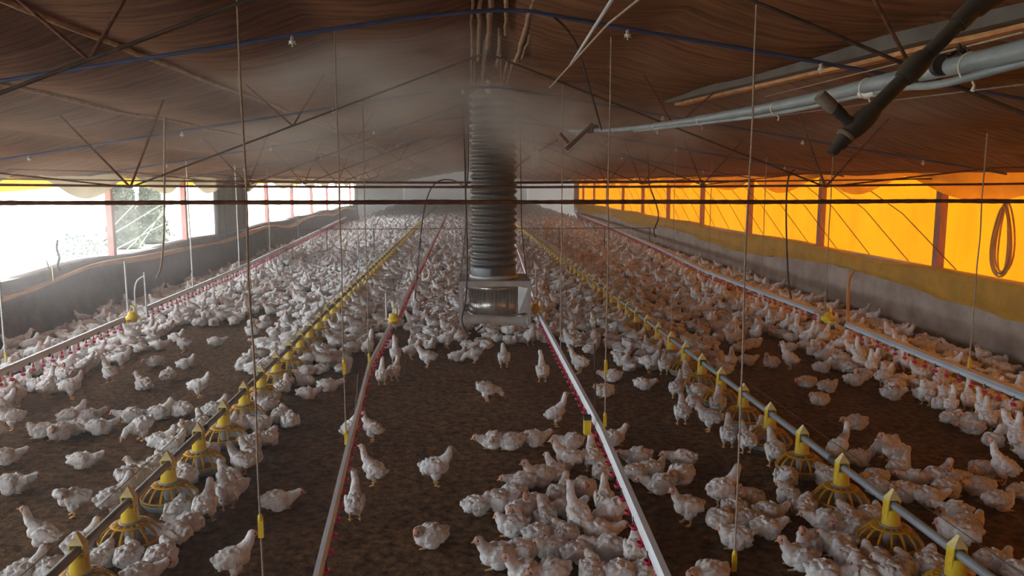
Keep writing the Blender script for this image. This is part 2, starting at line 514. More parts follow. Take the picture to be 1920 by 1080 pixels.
# sackcloth hanging over the low wall of the open side
sk = MB()
def sack_top(y):
    return 0.88 + 0.05 * mnoise.noise(Vector((y * 0.4, 9, 0))) + 0.02 * math.sin(y * 1.1)
def sack_fn(u, v):
    y = YB + (WIN_END - YB) * u
    top = sack_top(y)
    if v < 0.2:
        return (XL - 0.2 + 0.24 * v / 0.2, y, top)
    t = (v - 0.2) / 0.8
    return (XL + 0.04 + 0.12 * t + 0.05 * mnoise.noise(Vector((y * 1.3, t * 2, 4))) * (0.3 + t), y, top + (0.02 - top) * t)
sk.sheet(sack_fn, 360, 12)
tag(sk.build('sackcloth_cover', M_sack), 'dark sackcloth hung down the low wall of the open side', 'cloth')
tb = MB()
def band_fn(u, v):
    y = YB + (WIN_END - YB) * u
    top = sack_top(y) - 0.10 - 0.06 * math.sin(y * 0.7 + 0.5)
    wd = 0.05 + 0.035 * (1 + math.sin(y * 0.9))
    return (XL + 0.115 + 0.03 * math.sin(PI * v) + 0.04 * mnoise.noise(Vector((y * 1.1, v, 2))), y, top - wd * v)
tb.sheet(band_fn, 360, 4, thick=(-0.05, 0, 0))
tag(tb.build('tarpaulin_hem', M_tan), 'tan tarpaulin hem running along the dark sackcloth', 'tarpaulin')

# grey cloth drawn across one bay of the open side
gp = MB()
p0, p1 = WX(403, 400, XL + 0.02).y, WX(464, 400, XL + 0.02).y
gp.sheet(lambda u, v: (XL + 0.02 + 0.06 * math.sin(u * 26) + 0.03 * math.sin(u * 61), p0 + (p1 - p0) * u, 2.36 - 1.48 * v), 60, 6, thick=(-0.03, 0, 0))
tag(gp.build('hanging_cloth', M_greycloth), 'grey cloth hung across one bay of the bright open side', 'cloth')

# ------------------------------------------------------------------ trees outside the open side
def tree(x, y, hgt, rad, seed, label, cone, leaf=None):
    leaf = leaf or M_leaf
    rnd = random.Random(seed)
    root = empty('tree', (x, y, -0.17), label, 'tree', 'trees outside the open side')
    t = MB()
    t.tube(poly([(0, 0, 0), (0.06, 0.05, hgt * 0.3), (-0.04, 0.02, hgt * 0.62), (0, 0, hgt * 0.9)], 4), [0.10 - 0.08 * i / 12 for i in range(13)], 8)
    for k in range(7):
        a = rnd.uniform(0, 6.28); z = hgt * rnd.uniform(0.3, 0.75)
        t.tube(poly([(0, 0, z), (rad * 0.4 * math.cos(a), rad * 0.4 * math.sin(a), z + 0.15), (rad * 0.6 * math.cos(a), rad * 0.6 * math.sin(a), z + 0.25)], 3), [0.05 - 0.006 * i for i in range(7)], 6)
    t.build('trunk', M_bark, root)
    c = MB()
    c.lathe([(0.02, 0.0)] + [(rad * 0.8 * (1.02 - cone * t) * (1 + 0.12 * math.sin(t * 23 + seed)), hgt * (0.03 + 0.93 * t)) for t in (q / 12 for q in range(13))] + [(0.0, hgt * 0.985)], seg=14)
    for k in range(4200):
        z = rnd.random() ** 0.8
        a = rnd.uniform(0, 6.28)
        q = rad * (1.02 - cone * z) * rnd.uniform(0.6, 1.0) * (1 + 0.25 * mnoise.noise(Vector((math.cos(a) * 2, math.sin(a) * 2, z * 5 + seed))))
        p = Vector((q * math.cos(a), q * math.sin(a), hgt * (0.04 + 0.96 * z)))
        s = rnd.uniform(0.03, 0.07)
        a = Vector((rnd.gauss(0, 1), rnd.gauss(0, 1), rnd.gauss(0, 1))).normalized()
        b_ = a.orthogonal().normalized()
        c.add([p - a * s, p + b_ * s * 0.5, p + a * s, p - b_ * s * 0.5], [(0, 1, 2, 3)])
    c.build('foliage', leaf, root)
tree(-12.0, 29.0, 2.28, 0.66, 1, 'dark conical tree outside, just behind the red post', 0.55)
tree(-12.0, 31.4, 2.22, 0.68, 2, 'dark conical tree outside, nearer the hanging grey cloth', 0.5)
tree(-9.2, 19.8, 1.15, 1.05, 3, 'low spreading bush outside the open side', 0.7, M_glareleaf)

# ================================================================== ROOF STRUCTURE
# trusses: each with tie rod, two braces, struts
def wavy_bar(a, b, r, n, seed, droop=0.0, lump=0.25):
    a, b = Vector(a), Vector(b)
    pts, rs = [], []
    for i in range(n + 1):
        t = i / n
        p = a.lerp(b, t)
        p.z -= droop * 4 * t * (1 - t)
        p.z += 0.004 * mnoise.noise(Vector((t * 18, seed, 0)))
        pts.append(p)
        rs.append(r * (1 + lump * (0.5 * (i % 2) + mnoise.noise(Vector((t * 60, seed, 5))))))
    return pts, rs
for k in range(0, 12):
    y = T0 + k * TS
    root = empty('roof_truss', (XC, y, 2.14), f'rusty roof truss spanning the shed, {ordw(k + 1)} of the row counted from the camera', 'truss', 'roof trusses')
    def L(x, z):
        return (x, 0, z - 2.14)
    near = k <= 0
    b = MB()
    zt = {0: 2.115, 1: 2.2}.get(k, 2.215 + 0.01 * (k % 3))
    pts, rs = wavy_bar(L(XL - XC - 0.05, zt + 0.0), L(XR - XC + 0.05, zt + 0.0), 0.0085 if k <= 0 else 0.010, 420 if near else 60, k, 0.0 if k <= 0 else 0.05)
    b.tube(pts, rs, 8)
    b.build('tie_rod', M_rust, root)
    for s in (-1, 1):
        b = MB()
        b.tube([L(s * 3.05, 2.15), L(s * 0.04, 3.28)], 0.0085, 6)
        b.build('brace', M_darksteel, root)
        b = MB(); b.tube([L(s * 1.66, 2.67), L(s * 1.37, 3.12)], 0.008, 6); b.build('strut', M_rust, root)
        b = MB(); b.tube([L(s * 1.66, 2.67), L(s * 2.05, 3.02)], 0.008, 6); b.build('strut', M_rust, root)
        b = MB(); b.tube([L(s * 3.05, 2.15), L(s * 2.72, 2.91)], 0.010, 6); b.build('strut', M_rust, root)
        b = MB(); b.tube([L(s * 3.05, 2.15), L(s * 3.62, 2.78)], 0.010, 6); b.build('strut', M_rust, root)
        b = MB(); b.tube([L(s * 3.05, 2.15), L(s * 4.6, 2.32), L(s * 6.3, 2.36)], 0.008, 6); b.build('lower_chord', M_rust, root)

# grey purlin with a rusty flange, seen through the lining on the yellow side
root = empty('purlin', (2.5, 4.5, 3.0), 'grey steel purlin with a rusty lower flange beside the thick pipe', 'beam')
pa, pb = Vector((2.66, 2.2, 0)), Vector((2.10, 8.2, 0))
dirp = (pb - pa).normalized()
for nm, off, sz, m_, dz in (('web', 0.0, (0.10, 0.09), M_beam, -0.03), ('flange', 0.10, (0.085, 0.085), M_beamrust, -0.055)):
    b = MB()
    n = 24
    vs = []
    sd = Vector((dirp.y, -dirp.x, 0))
    for i in range(n + 1):
        p = pa.lerp(pb, i / n)
        z = roof(p.x) + dz
        wob = 0.008 * mnoise.noise(Vector((i * 0.4, off, 0)))
        for (q, h) in ((-1, -1), (1, -1), (1, 1), (-1, 1)):
            v = p + sd * (off + q * sz[0] / 2)
            vs.append((v.x - 2.5, v.y - 4.5, z + h * sz[1] / 2 + wob - 3.0))
    fs = [(i * 4 + a, i * 4 + (a + 1) % 4, i * 4 + 4 + (a + 1) % 4, i * 4 + 4 + a) for i in range(n) for a in range(4)] + [(3, 2, 1, 0), (n * 4, n * 4 + 1, n * 4 + 2, n * 4 + 3)]
    b.add(vs, fs)
    b.build(nm, m_, root)

# blue fogging hoses following the roof
def fog_hose(y, x0, x1, label, drops, dz=0.075):
    root = empty('fogging_hose', (XC, y, 3.2), label, 'hose', 'blue fogging hoses')
    pts = []
    for i in range(61):
        x = x0 + (x1 - x0) * i / 60
        z = RIDGE - 0.16 * math.sqrt((x - XC - 0.35) ** 2 + 0.5) + 0.06
        pts.append((x - XC, 0.04 * mnoise.noise(Vector((x * 0.6, y, 0))), min(z, roof(x) - 0.035) - dz - 3.2))
    b = MB(); b.tube(pts, 0.0125, 8); b.build('hose', M_blue, root)
    for i in drops:
        p = Vector(pts[i])
        b = MB()
        b.lathe([(0.0, 0.0), (0.012, -0.002), (0.012, -0.03), (0.02, -0.032), (0.02, -0.04), (0.006, -0.05), (0.004, -0.066), (0, -0.068)], p, 8)
        for s in (-1, 1):
            b.tube([p + Vector((0, 0, -0.035)), p + Vector((s * 0.022, 0.0, -0.052))], 0.004, 5)
        b.build('nozzle', M_white, root)
fog_hose(5.0, -5.9, 6.3, 'blue fogging hose arching under the roof, the first along the shed', (6, 15, 24, 34, 40, 47, 54))
fog_hose(9.0, -5.9, 6.3, 'blue fogging hose behind the first, before the black duct', (6, 14, 22, 29, 40, 48, 55))
fog_hose(13.0, -5.9, 6.3, 'blue fogging hose under the roof just behind the black duct', (6, 14, 22, 38, 46, 55))
fog_hose(17.5, -5.9, 6.3, 'blue fogging hose furthest down the shed', (6, 14, 22, 38, 46, 55))

# long grey pipe and its thin companion
def long_pipe(name, pts, r, m_, label, cat, ties):
    root = empty(name, pts[0], label, cat)
    o = Vector(pts[0])
    P_ = [Vector(p) - o for p in poly(pts, 8)]
    b = MB(); b.tube(P_, r, 16); b.build('pipe', m_, root)
    return root, P_
gpts = [D(2120, 35, 1.22), D(1900, 98, 1.56), D(1700, 143, 2.1), D(1420, 205, 3.7), D(1190, 240, 6.6), D(1070, 246, 8.2)]
rootp, P_ = long_pipe('water_pipe', gpts, 0.0215, M_pvc, 'thick grey water pipe running away under the roof', 'pipe', None)
o0 = Vector(gpts[0])
for (px, py, Y) in ((1808, 112, 1.75), (1640, 152, 2.35), (1435, 200, 3.55), (1330, 217, 4.6), (1225, 234, 6.1)):
    b = MB()
    c = D(px, py, Y) - o0
    q_ = min(range(len(P_)), key=lambda i_: (P_[i_] - c).length)
    c = P_[q_]
    t_ = (P_[min(q_ + 1, len(P_) - 1)] - P_[max(q_ - 1, 0)]).normalized()
    s_ = Vector((t_.y, -t_.x, 0)).normalized(); u_ = s_.cross(t_)
    ring = [c + s_ * 0.0235 * math.cos(a) + u_ * (0.030 * math.sin(a) - 0.008) for a in (2 * PI * i / 16 for i in range(17))]
    b.tube(ring, 0.0022, 5, caps=False)
    b.tube([c + Vector((0.006, 0, -0.036)), c + Vector((0.014, 0, -0.050)), c + Vector((0.010, 0, -0.062))], [0.0022, 0.003, 0.005], 5)
    b.build('cable_tie', M_whitecord, rootp)
for (px, py, Y) in ((1765, 122, 1.86), (1712, 137, 2.02)):
    b = MB()
    c = D(px, py, Y) - o0
    dd = (D(1700, 143, 2.1) - D(1900, 98, 1.56)).normalized()
    b.tube([c - dd * 0.012, c + dd * 0.012], 0.025, 14)
    b.build('coupling', M_foggy, rootp)
tp = [D(2120, 65, 1.22), D(1900, 122, 1.58), D(1760, 158, 1.88), D(1640, 172, 2.4), D(1420, 218, 3.75), D(1190, 246, 6.7)]
root2, _ = long_pipe('thin_pipe', tp, 0.0095, M_pvc, 'thin grey pipe tied under the thick water pipe', 'pipe', None)
b = MB(); cpt = D(1628, 175, 2.42) - Vector(tp[0]); b.tube([cpt + Vector((-0.015, 0.025, 0)), cpt + Vector((0.015, -0.025, 0))], 0.0125, 8); b.build('fitting', M_white, root2)

# far bracket of the pipe
root = empty('pipe_bracket', D(1075, 255, 7.6), 'brown forked bracket holding the far end of the grey pipe', 'bracket')
o0 = D(1075, 255, 7.6)
b = MB()
b.tube([D(1112, 232, 7.6) - o0, D(1062, 280, 7.6) - o0], 0.02, 8)
b.tube([D(1050, 250, 7.6) - o0, D(1066, 268, 7.6) - o0], 0.014, 8)
b.build('fork', M_rust, root)
b = MB(); b.tube([D(1105, 244, 7.6) - o0, D(1118, 240, 7.7) - o0], 0.035, 10); b.build('clamp', M_darksteel, root)

# black fogger dropping across the pipes
FY = 1.62
def FP(px, py, dy=0.0):
    return D(px, py, FY + dy)
root = empty('fogger', FP(1600, 235), 'black fogger with a side nozzle hanging across the thick grey pipe', 'fogger')
o0 = FP(1600, 235)
def seg(name, p, q, rs, m_=M_foggy, sides=14):
    b = MB()
    p, q = Vector(p) - o0, Vector(q) - o0
    n = len(rs)
    b.tube([p.lerp(q, i / (n - 1)) for i in range(n)], [r_ * 0.86 for r_ in rs], sides)
    return b.build(name, m_, root)
seg('arm', FP(1858, -18), FP(1615, 228), [0.0175] * 8)
seg('socket', FP(1825, 15), FP(1795, 46), [0.022, 0.0235, 0.0235, 0.022])
seg('knuckle', FP(1875, -18), FP(1815, 22), [0.024, 0.03, 0.026, 0.028, 0.02])
seg('pipe_saddle', FP(1735, 105), FP(1692, 149), [0.021, 0.026, 0.027, 0.027, 0.026, 0.021])
seg('tee', FP(1640, 205), FP(1590, 252), [0.019, 0.0235, 0.025, 0.025, 0.0235, 0.02])
seg('end_nozzle', FP(1592, 250), FP(1558, 288), [0.018, 0.021, 0.017, 0.019, 0.0135, 0.014, 0.010])
seg('side_arm', FP(1602, 238), FP(1567, 205), [0.014, 0.0155, 0.012, 0.0145, 0.012])
seg('side_nozzle', FP(1566, 206), FP(1536, 178), [0.0135, 0.0165, 0.0165, 0.0165, 0.0155], M_foggrey)
seg('hose_band', FP(1571, 209), FP(1563, 202), [0.0145, 0.0152, 0.0145], M_black)
seg('ring', FP(1588, 252), FP(1583, 258), [0.022, 0.0235, 0.022], M_foggrey)
# tangled wire on the pipe
root = empty('wire_knot', D(1776, 103, 1.83), 'tangle of dark wire knotted on the thick grey pipe', 'wire')
b = MB(); rnd = random.Random(4)
b.tube(poly([Vector((rnd.uniform(-0.03, 0.03), rnd.uniform(-0.03, 0.01) - 0.02, rnd.uniform(-0.02, 0.02))) for i in range(14)], 5), 0.0022, 5)
b.build('wire', M_black, root)

# rags, ropes and light batten under the ridge
rnd = random.Random(11)
ragpts = [((885, -20), (884, 150)), ((900, -20), (896, 85)), ((922, -20), (914, 60)), ((950, -20), (948, 30)), ((1003, -20), (967, 80)), ((1018, -20), (978, 70)),
          ((938, 50), (932, 95)), ((910, 60), (905, 150)), ((952, 110), (941, 150)), ((962, 105), (952, 140)), ((935, 40), (940, 140)), ((890, 110), (889, 158))]
for i, (a, c) in enumerate(ragpts):
    Ya = 4.9 + (a[1] + 20) * 0.02
    Yc = 5.4 + c[1] * 0.025
    p, q = D(*a, Ya), D(*c, Yc)
    p.z = min(p.z, roof(p.x) - 0.04); q.z = min(q.z, roof(q.x) - 0.06)
    n = 14
    pts = [p.lerp(q, t / n) + Vector((0.012 * mnoise.noise(Vector((t * 0.5, i, 0))), 0, 0.02 * mnoise.noise(Vector((t * 0.6, i, 4))))) for t in range(n + 1)]
    b = MB()
    b.tube(pts, [(0.013 + 0.012 * ((i * 7) % 5) / 4) * (0.75 + 0.5 * abs(mnoise.noise(Vector((t * 0.9, i, 8))))) for t in range(n + 1)], 7)
    o = b.build('straw_rope', M_rag)
    tag(o, 'frayed tan rope strip hanging below the ridge above the black duct', 'rope', 'tan rope strips under the ridge')
bt = MB()
a, c = D(1160, -20, 3.3), D(1042, 165, 7.2)
bt.tube([a, a.lerp(c, 0.6)], 0.010, 6)
tag(bt.build('light_batten', M_railgrey), 'slim pale batten running under the roof beside the ridge', 'batten')
b = MB(); b.tube([D(1215, -15, 3.2), D(1140, 45, 3.8), D(1030, 165, 6.5)], 0.006, 6)
tag(b.build('ridge_rope', M_cord), 'pale rope slung below the ridge beside the batten', 'rope')
b = MB(); b.tube(poly([D(1040, 33, 5.0), D(1068, 62, 5.2), D(1090, 110, 5.8), D(1128, 243, 7.2)], 8), 0.008, 6)
tag(b.build('feeder_hose', M_black), 'thin dark hose curving from blue hose to grey pipe', 'hose')
b = MB(); b.tube([D(965, 315, 9.6), D(1000, 290, 9.4), D(1045, 262, 8.6)], 0.012, 6)
tag(b.build('far_pipe', M_rust), 'brown pipe slanting from grey pipe toward the black duct', 'pipe')
root = empty('hanging_tag', D(1003, 300, 9.2), 'small pale plate hanging on a cord right of the duct', 'plate')
o0 = D(1003, 300, 9.2)
b = MB(); b.box((0, 0, 0), (0.09, 0.02, 0.2)); b.build('plate', M_sheet, root)
b = MB(); b.tube([(0, 0, 0.1), (-0.02, 0, 0.3)], 0.006, 5); b.build('cord', M_cord, root)
b = MB()
p = D(916, 150, 9.2)
b.ell(p, (0.035, 0.03, 0.045)); b.ell(p + Vector((0.005, 0, -0.10)), (0.05, 0.045, 0.055)); b.tube([p, p + Vector((0.01, 0, 0.2))], 0.02, 8)
tag(b.build('ceiling_lamp', M_white), 'small white lamp before the top of the black duct', 'lamp')
# dusty supply line along the lining, right side
for i, (pts, m_, lb) in enumerate((
        ([D(1920, 60, 2.4), D(1500, 165, 6.0), D(1300, 215, 11)], M_cord, 'slack cord above the thick grey pipe'),
        ([D(1920, 158, 3.0), D(1660, 190, 4.6), D(1380, 228, 9.5)], M_cord, 'slack cord below the thick grey pipe'))):
    b = MB(); b.tube(pts, 0.004, 5)
    tag(b.build('slack_rope', m_), lb, 'cord')

# ================================================================== DUCT AND HEATER
HC = D(926, 560, 10.55)
hx, hy = HC.x, 10.55
HB, HT = 0.36, 0.93
root = empty('duct_heater', (hx, hy, 0), 'sheet metal heater box hanging under a tall black ribbed duct', 'heater')
prof = []
z0, z1 = 0.97, 3.46
n = 25
dr_ = 0.293
for i in range(n * 6 + 1):
    t = i / (n * 6)
    z = z0 + 0.13 + (z1 - z0 - 0.13) * t
    prof.append((dr_ + 0.021 * math.sin(2 * PI * i / 6), z))
prof = [(dr_ + 0.006, z0), (dr_ + 0.004, z0 + 0.10)] + prof
b = MB(); b.lathe(prof, (0, 0, 0), 48); b.build('duct', M_rubber, root)
b = MB(); b.lathe([(dr_ + 0.015, HT), (dr_ + 0.03, HT + 0.004), (dr_ + 0.03, HT + 0.035), (dr_ + 0.008, HT + 0.05)], (0, 0, 0), 48); b.build('collar', M_sheet, root)
hw, hd = 0.46, 0.42
b = MB()                                          # top plate with round hole
seg_ = 48
ci, co = [], []
for k in range(seg_):
    a = 2 * PI * k / seg_
    cx, cyy = math.cos(a), math.sin(a)
    q = max(abs(cx) / hw, abs(cyy) / hd)
    ci.append((0.26 * cx, 0.26 * cyy, HT)); co.append((cx / q, cyy / q, HT))
b.add(ci + co, [(k, (k + 1) % seg_, seg_ + (k + 1) % seg_, seg_ + k) for k in range(seg_)])
b.add([(x, y, z - 0.012) for x, y, z in ci + co], [(k, seg_ + k, seg_ + (k + 1) % seg_, (k + 1) % seg_) for k in range(seg_)])
b.build('top_plate', M_sheet, root)
for sx in (-1, 1):
    for sy in (-1, 1):
        b = MB()
        b.box((sx * (hw - 0.02), sy * hd, (HT + HB) / 2 - 0.01), (0.045, 0.006, HT - HB)); b.box((sx * hw, sy * (hd - 0.02), (HT + HB) / 2 - 0.01), (0.006, 0.045, HT - HB))
        b.build('corner_post', M_sheet, root)
for sy in (-1, 1):
    b = MB()
    b.box((0, sy * hd, HT - 0.035), (2 * hw - 0.02, 0.008, 0.07))
    b.sheet(lambda u, v: ((u * 2 - 1) * (hw - 0.01), sy * hd + 0.001, HB + 0.02 * math.sin(u * 5) + v * (0.11 + 0.035 * (2 * u - 1) ** 2)), 16, 2, thick=(0, 0.006, 0))
    b.build('face_rail', M_sheet, root)
for sx in (-1, 1):                                # perforated side panels, slightly sprung outward
    b = MB()
    for i in range(9):
        yy = -hd + 0.05 + i * (2 * hd - 0.1) / 8
        b.box((sx * (hw + 0.004), yy, (HT + HB) / 2), (0.004, 0.05, HT - HB - 0.12))
    for i in range(7):
        b.box((sx * (hw + 0.006), 0, HB + 0.08 + i * 0.068), (0.005, 2 * hd - 0.06, 0.034))
    b.build('side_panel', M_sheet, root)
b = MB()
for sx in (0.30,):
    b.add([(hw - 0.03, -hd + 0.01, HT - 0.09), (hw - 0.16, -hd + 0.05, HT - 0.08), (hw - 0.03, -hd + 0.01, HB + 0.16), (hw - 0.16, -hd + 0.02, HB + 0.14)], [(0, 1, 3, 2)])
    b.add([(hw - 0.03, -hd + 0.016, HT - 0.09), (hw - 0.16, -hd + 0.056, HT - 0.08), (hw - 0.03, -hd + 0.016, HB + 0.16), (hw - 0.16, -hd + 0.026, HB + 0.14)], [(0, 2, 3, 1)])
b.build('gusset', M_sheet, root)
b = MB()
b.lathe([(0.0, HB + 0.06), (0.33, HB + 0.06), (0.345, HB + 0.08), (0.345, HB + 0.11), (0.325, HB + 0.12), (0.325, HT - 0.16), (0.345, HT - 0.15), (0.345, HT - 0.10), (0.33, HT - 0.08), (0.29, HT - 0.01)], (0, 0.03, 0), 48)
b.build('drum', M_drum, root)
b = MB()                                          # mesh round the drum
for k in range(40):
    a = 2 * PI * k / 40
    b.tube([(0.332 * math.cos(a), 0.03 + 0.332 * math.sin(a), HB + 0.12), (0.332 * math.cos(a), 0.03 + 0.332 * math.sin(a), HT - 0.16)], 0.0016, 4)
b.build('drum_grille', M_sheet, root)
for sx in (-1, 1):
    b = MB()
    b.tube([(sx * 0.44, 0, HT), (sx * 0.37, 0, 1.6), (sx * 0.345, 0, 3.3)], 0.007, 6)
    b.build('hanging_chain', M_darksteel, root)
b = MB()
b.tube(poly([D(868, 165, 10.0), D(872, 330, 10.0), D(876, 480, 10.0), D(873, 560, 10.0), D(866, 600, 10.0), D(880, 628, 9.9), D(905, 612, 10.0)], 8), 0.012, 6)
tag(b.build('power_cable', M_black), 'dark power cable hanging down the side of the heater box', 'cable')
b = MB()
b.tube(poly([D(778, 560, 11.5), D(790, 430, 11.5), D(803, 365, 11.5), D(822, 340, 11.5), D(848, 338, 11.5), D(872, 348, 11.2), D(877, 330, 11.1), D(878, 205, 11.0)], 8), 0.010, 6)
tag(b.build('looped_cable', M_black), 'dark cable arching over between water line and duct', 'cable')

# ================================================================== FEED LINES
HP = 0.30                                          # pipe height
lines = {}
def fit_line(a, c):
    p, q = G(*a, HP), G(*c, HP)
    d = (q - p) / (q.y - p.y)
    return lambda y: p + d * (y - p.y)
lines['left'] = fit_line((235, 946), (700, 500))
lines['right'] = fit_line((1730, 988), (1180, 577))
FEED_END = 62.0
def straight(fn):
    p, q = fn(2.6), fn(FEED_END)
    return p, q
def pan_proto(detail):
    root = bpy.data.objects.new('feeder_pan', None)
    COL.objects.link(root)
    sg = 28 if detail else 14
    b = MB()
    b.lathe([(0, 0.012), (0.10, 0.012), (0.15, 0.025), (0.176, 0.062), (0.186, 0.064), (0.186, 0.058), (0.160, 0.016), (0.10, 0.0), (0, 0.0)], seg=sg)
    pan_ = b.build('pan', M_panbase, root)
    b = MB(); b.lathe([(0, 0.055), (0.05, 0.045), (0.11, 0.022), (0.145, 0.026)], seg=sg); b.build('feed', M_feed, pan_)
    b = MB()
    ring = [(0.180 * math.cos(a), 0.180 * math.sin(a), 0.078) for a in (2 * PI * i / sg for i in range(sg + 1))]
    b.tube(ring, 0.0075, 6 if detail else 4, caps=False)
    ns = 14 if detail else 8
    for k in range(ns):
        a = 2 * PI * (k + 0.5) / ns
        prof_ = [(0.055, 0.170), (0.085, 0.172), (0.125, 0.152), (0.158, 0.118), (0.180, 0.078)]
        P_ = [(r * math.cos(a), r * math.sin(a), z) for r, z in prof_]
        # flat curved blade
        tv = Vector((-math.sin(a), math.cos(a), 0)) * 0.0062
        vs = []
        for i_, p in enumerate(P_):
            p = Vector(p)
            vs += [p - tv, p + tv, p + tv - Vector((0, 0, 0.013)), p - tv - Vector((0, 0, 0.013))]
        nn = len(P_)
        b.add(vs, [(i_ * 4 + q, i_ * 4 + (q + 1) % 4, i_ * 4 + 4 + (q + 1) % 4, i_ * 4 + 4 + q) for i_ in range(nn - 1) for q in range(4)], 0, False)
    b.lathe([(0.05, 0.160), (0.10, 0.166), (0.115, 0.160), (0.10, 0.156), (0.05, 0.150)], seg=sg)
    b.build('grill', M_amber, root)
    b = MB(); b.lathe([(0.030, 0.05), (0.036, 0.06), (0.044, 0.165)], seg=sg); b.build('feed_tube', M_feedtube, root)
    b = MB(); b.lathe([(0.060, 0.164), (0.065, 0.167), (0.065, 0.178), (0.057, 0.181)], seg=sg); collar_mb = b
    b = MB(); b.lathe([(0.055, 0.174), (0.052, 0.20), (0.046, 0.262), (0.046, 0.270), (0.0, 0.271)], seg=sg); cone_ = b.build('drop_cone', M_yellow, root); collar_mb.build('collar', M_collar, cone_)
    b = MB()                                       # saddle: two cheeks and a pointed cap over the pipe
    for s in (-1, 1):
        b.add([(s * 0.042, -0.03, 0.225), (s * 0.042, 0.03, 0.225), (s * 0.037, 0.03, 0.335), (s * 0.037, -0.03, 0.335),
               (s * 0.033, -0.03, 0.225), (s * 0.033, 0.03, 0.225), (s * 0.029, 0.03, 0.330), (s * 0.029, -0.03, 0.330)],
              [(0, 1, 2, 3), (7, 6, 5, 4), (0, 4, 5, 1), (1, 5, 6, 2), (2, 6, 7, 3), (3, 7, 4, 0)])
    b.box((0, 0, 0.232), (0.082, 0.058, 0.014))
    saddle_ = b.build('saddle', M_yellow, root)
    b = MB()
    b.add([(-0.039, -0.032, 0.333), (0.039, -0.032, 0.333), (0.039, 0.032, 0.333), (-0.039, 0.032, 0.333), (0, -0.010, 0.395), (0, 0.010, 0.395)],
          [(0, 1, 4), (2, 3, 5), (1, 2, 5, 4), (3, 0, 4, 5), (3, 2, 1, 0)])
    b.build('saddle_cap', M_palecap, saddle_)
    return root
pans = []
proto_d = pan_proto(True)
proto_s = pan_proto(False)
kd, ks = kids_of(proto_d), kids_of(proto_s)
used = {'d': False, 's': False}
side_word = {'left': 'dusty', 'right': 'clean grey'}
for side, first_px, step in (('left', (152, 1030), 0.635), ('right', (1792, 1036), 0.625)):
    fn = lines[side]
    y = G(*first_px, HP).y
    d = fn(10) - fn(9)
    rz = -math.atan2(d.x, d.y)
    n = -1
    while y < 40 + 0:
        p = fn(y)
        key = 'd' if y < 16 else 's'
        pr, kk = (proto_d, kd) if key == 'd' else (proto_s, ks)
        if used[key]:
            o = copy_tree(pr, None, kk)
        else:
            o = pr; used[key] = True
        o.location = (p.x, p.y, 0)
        o.rotation_euler = (0, 0, rz)
        n += 1
        where = 'pipe by the open bright side' if side == 'left' else 'pipe by the yellow curtain'
        tag(o, f'yellow feeder pan, {ordw(n + 1)} from camera on the feed {where}', 'feeder', f'feeder pans on the {side} feed pipe')
        pans.append((p.x, p.y, side, n + 1))
        y += step
for side, m_, lb in (('left', M_dirtypipe, 'dusty grey feed pipe carrying yellow pans on the bright open side'), ('right', M_feedpipe, 'clean grey feed pipe carrying yellow pans on the yellow curtain side')):
    fn = lines[side]
    p, q = straight(fn)
    root = empty('feed_pipe', p, lb, 'feed pipe')
    n = 40
    b = MB(); b.tube([p.lerp(q, i / n) - p for i in range(n + 1)], 0.0245, 14); b.build('pipe', m_, root)
    y = 3.05 if side == 'left' else 5.1
    while y < 30:
        c = fn(y) - p
        b = MB(); d = (q - p).normalized(); b.tube([c - d * 0.055, c + d * 0.055], 0.0285, 12); b.build('coupling', M_coupler, root)
        y += 3.02
    # wire above the pipe, held by the caps
    b = MB()
    off = Vector((0.07 if side == 'right' else -0.06, 0, 0.075))
    b.tube([p - p + off, q - p + off], 0.0022, 5)
    b.build('roost_wire', M_darksteel, root)

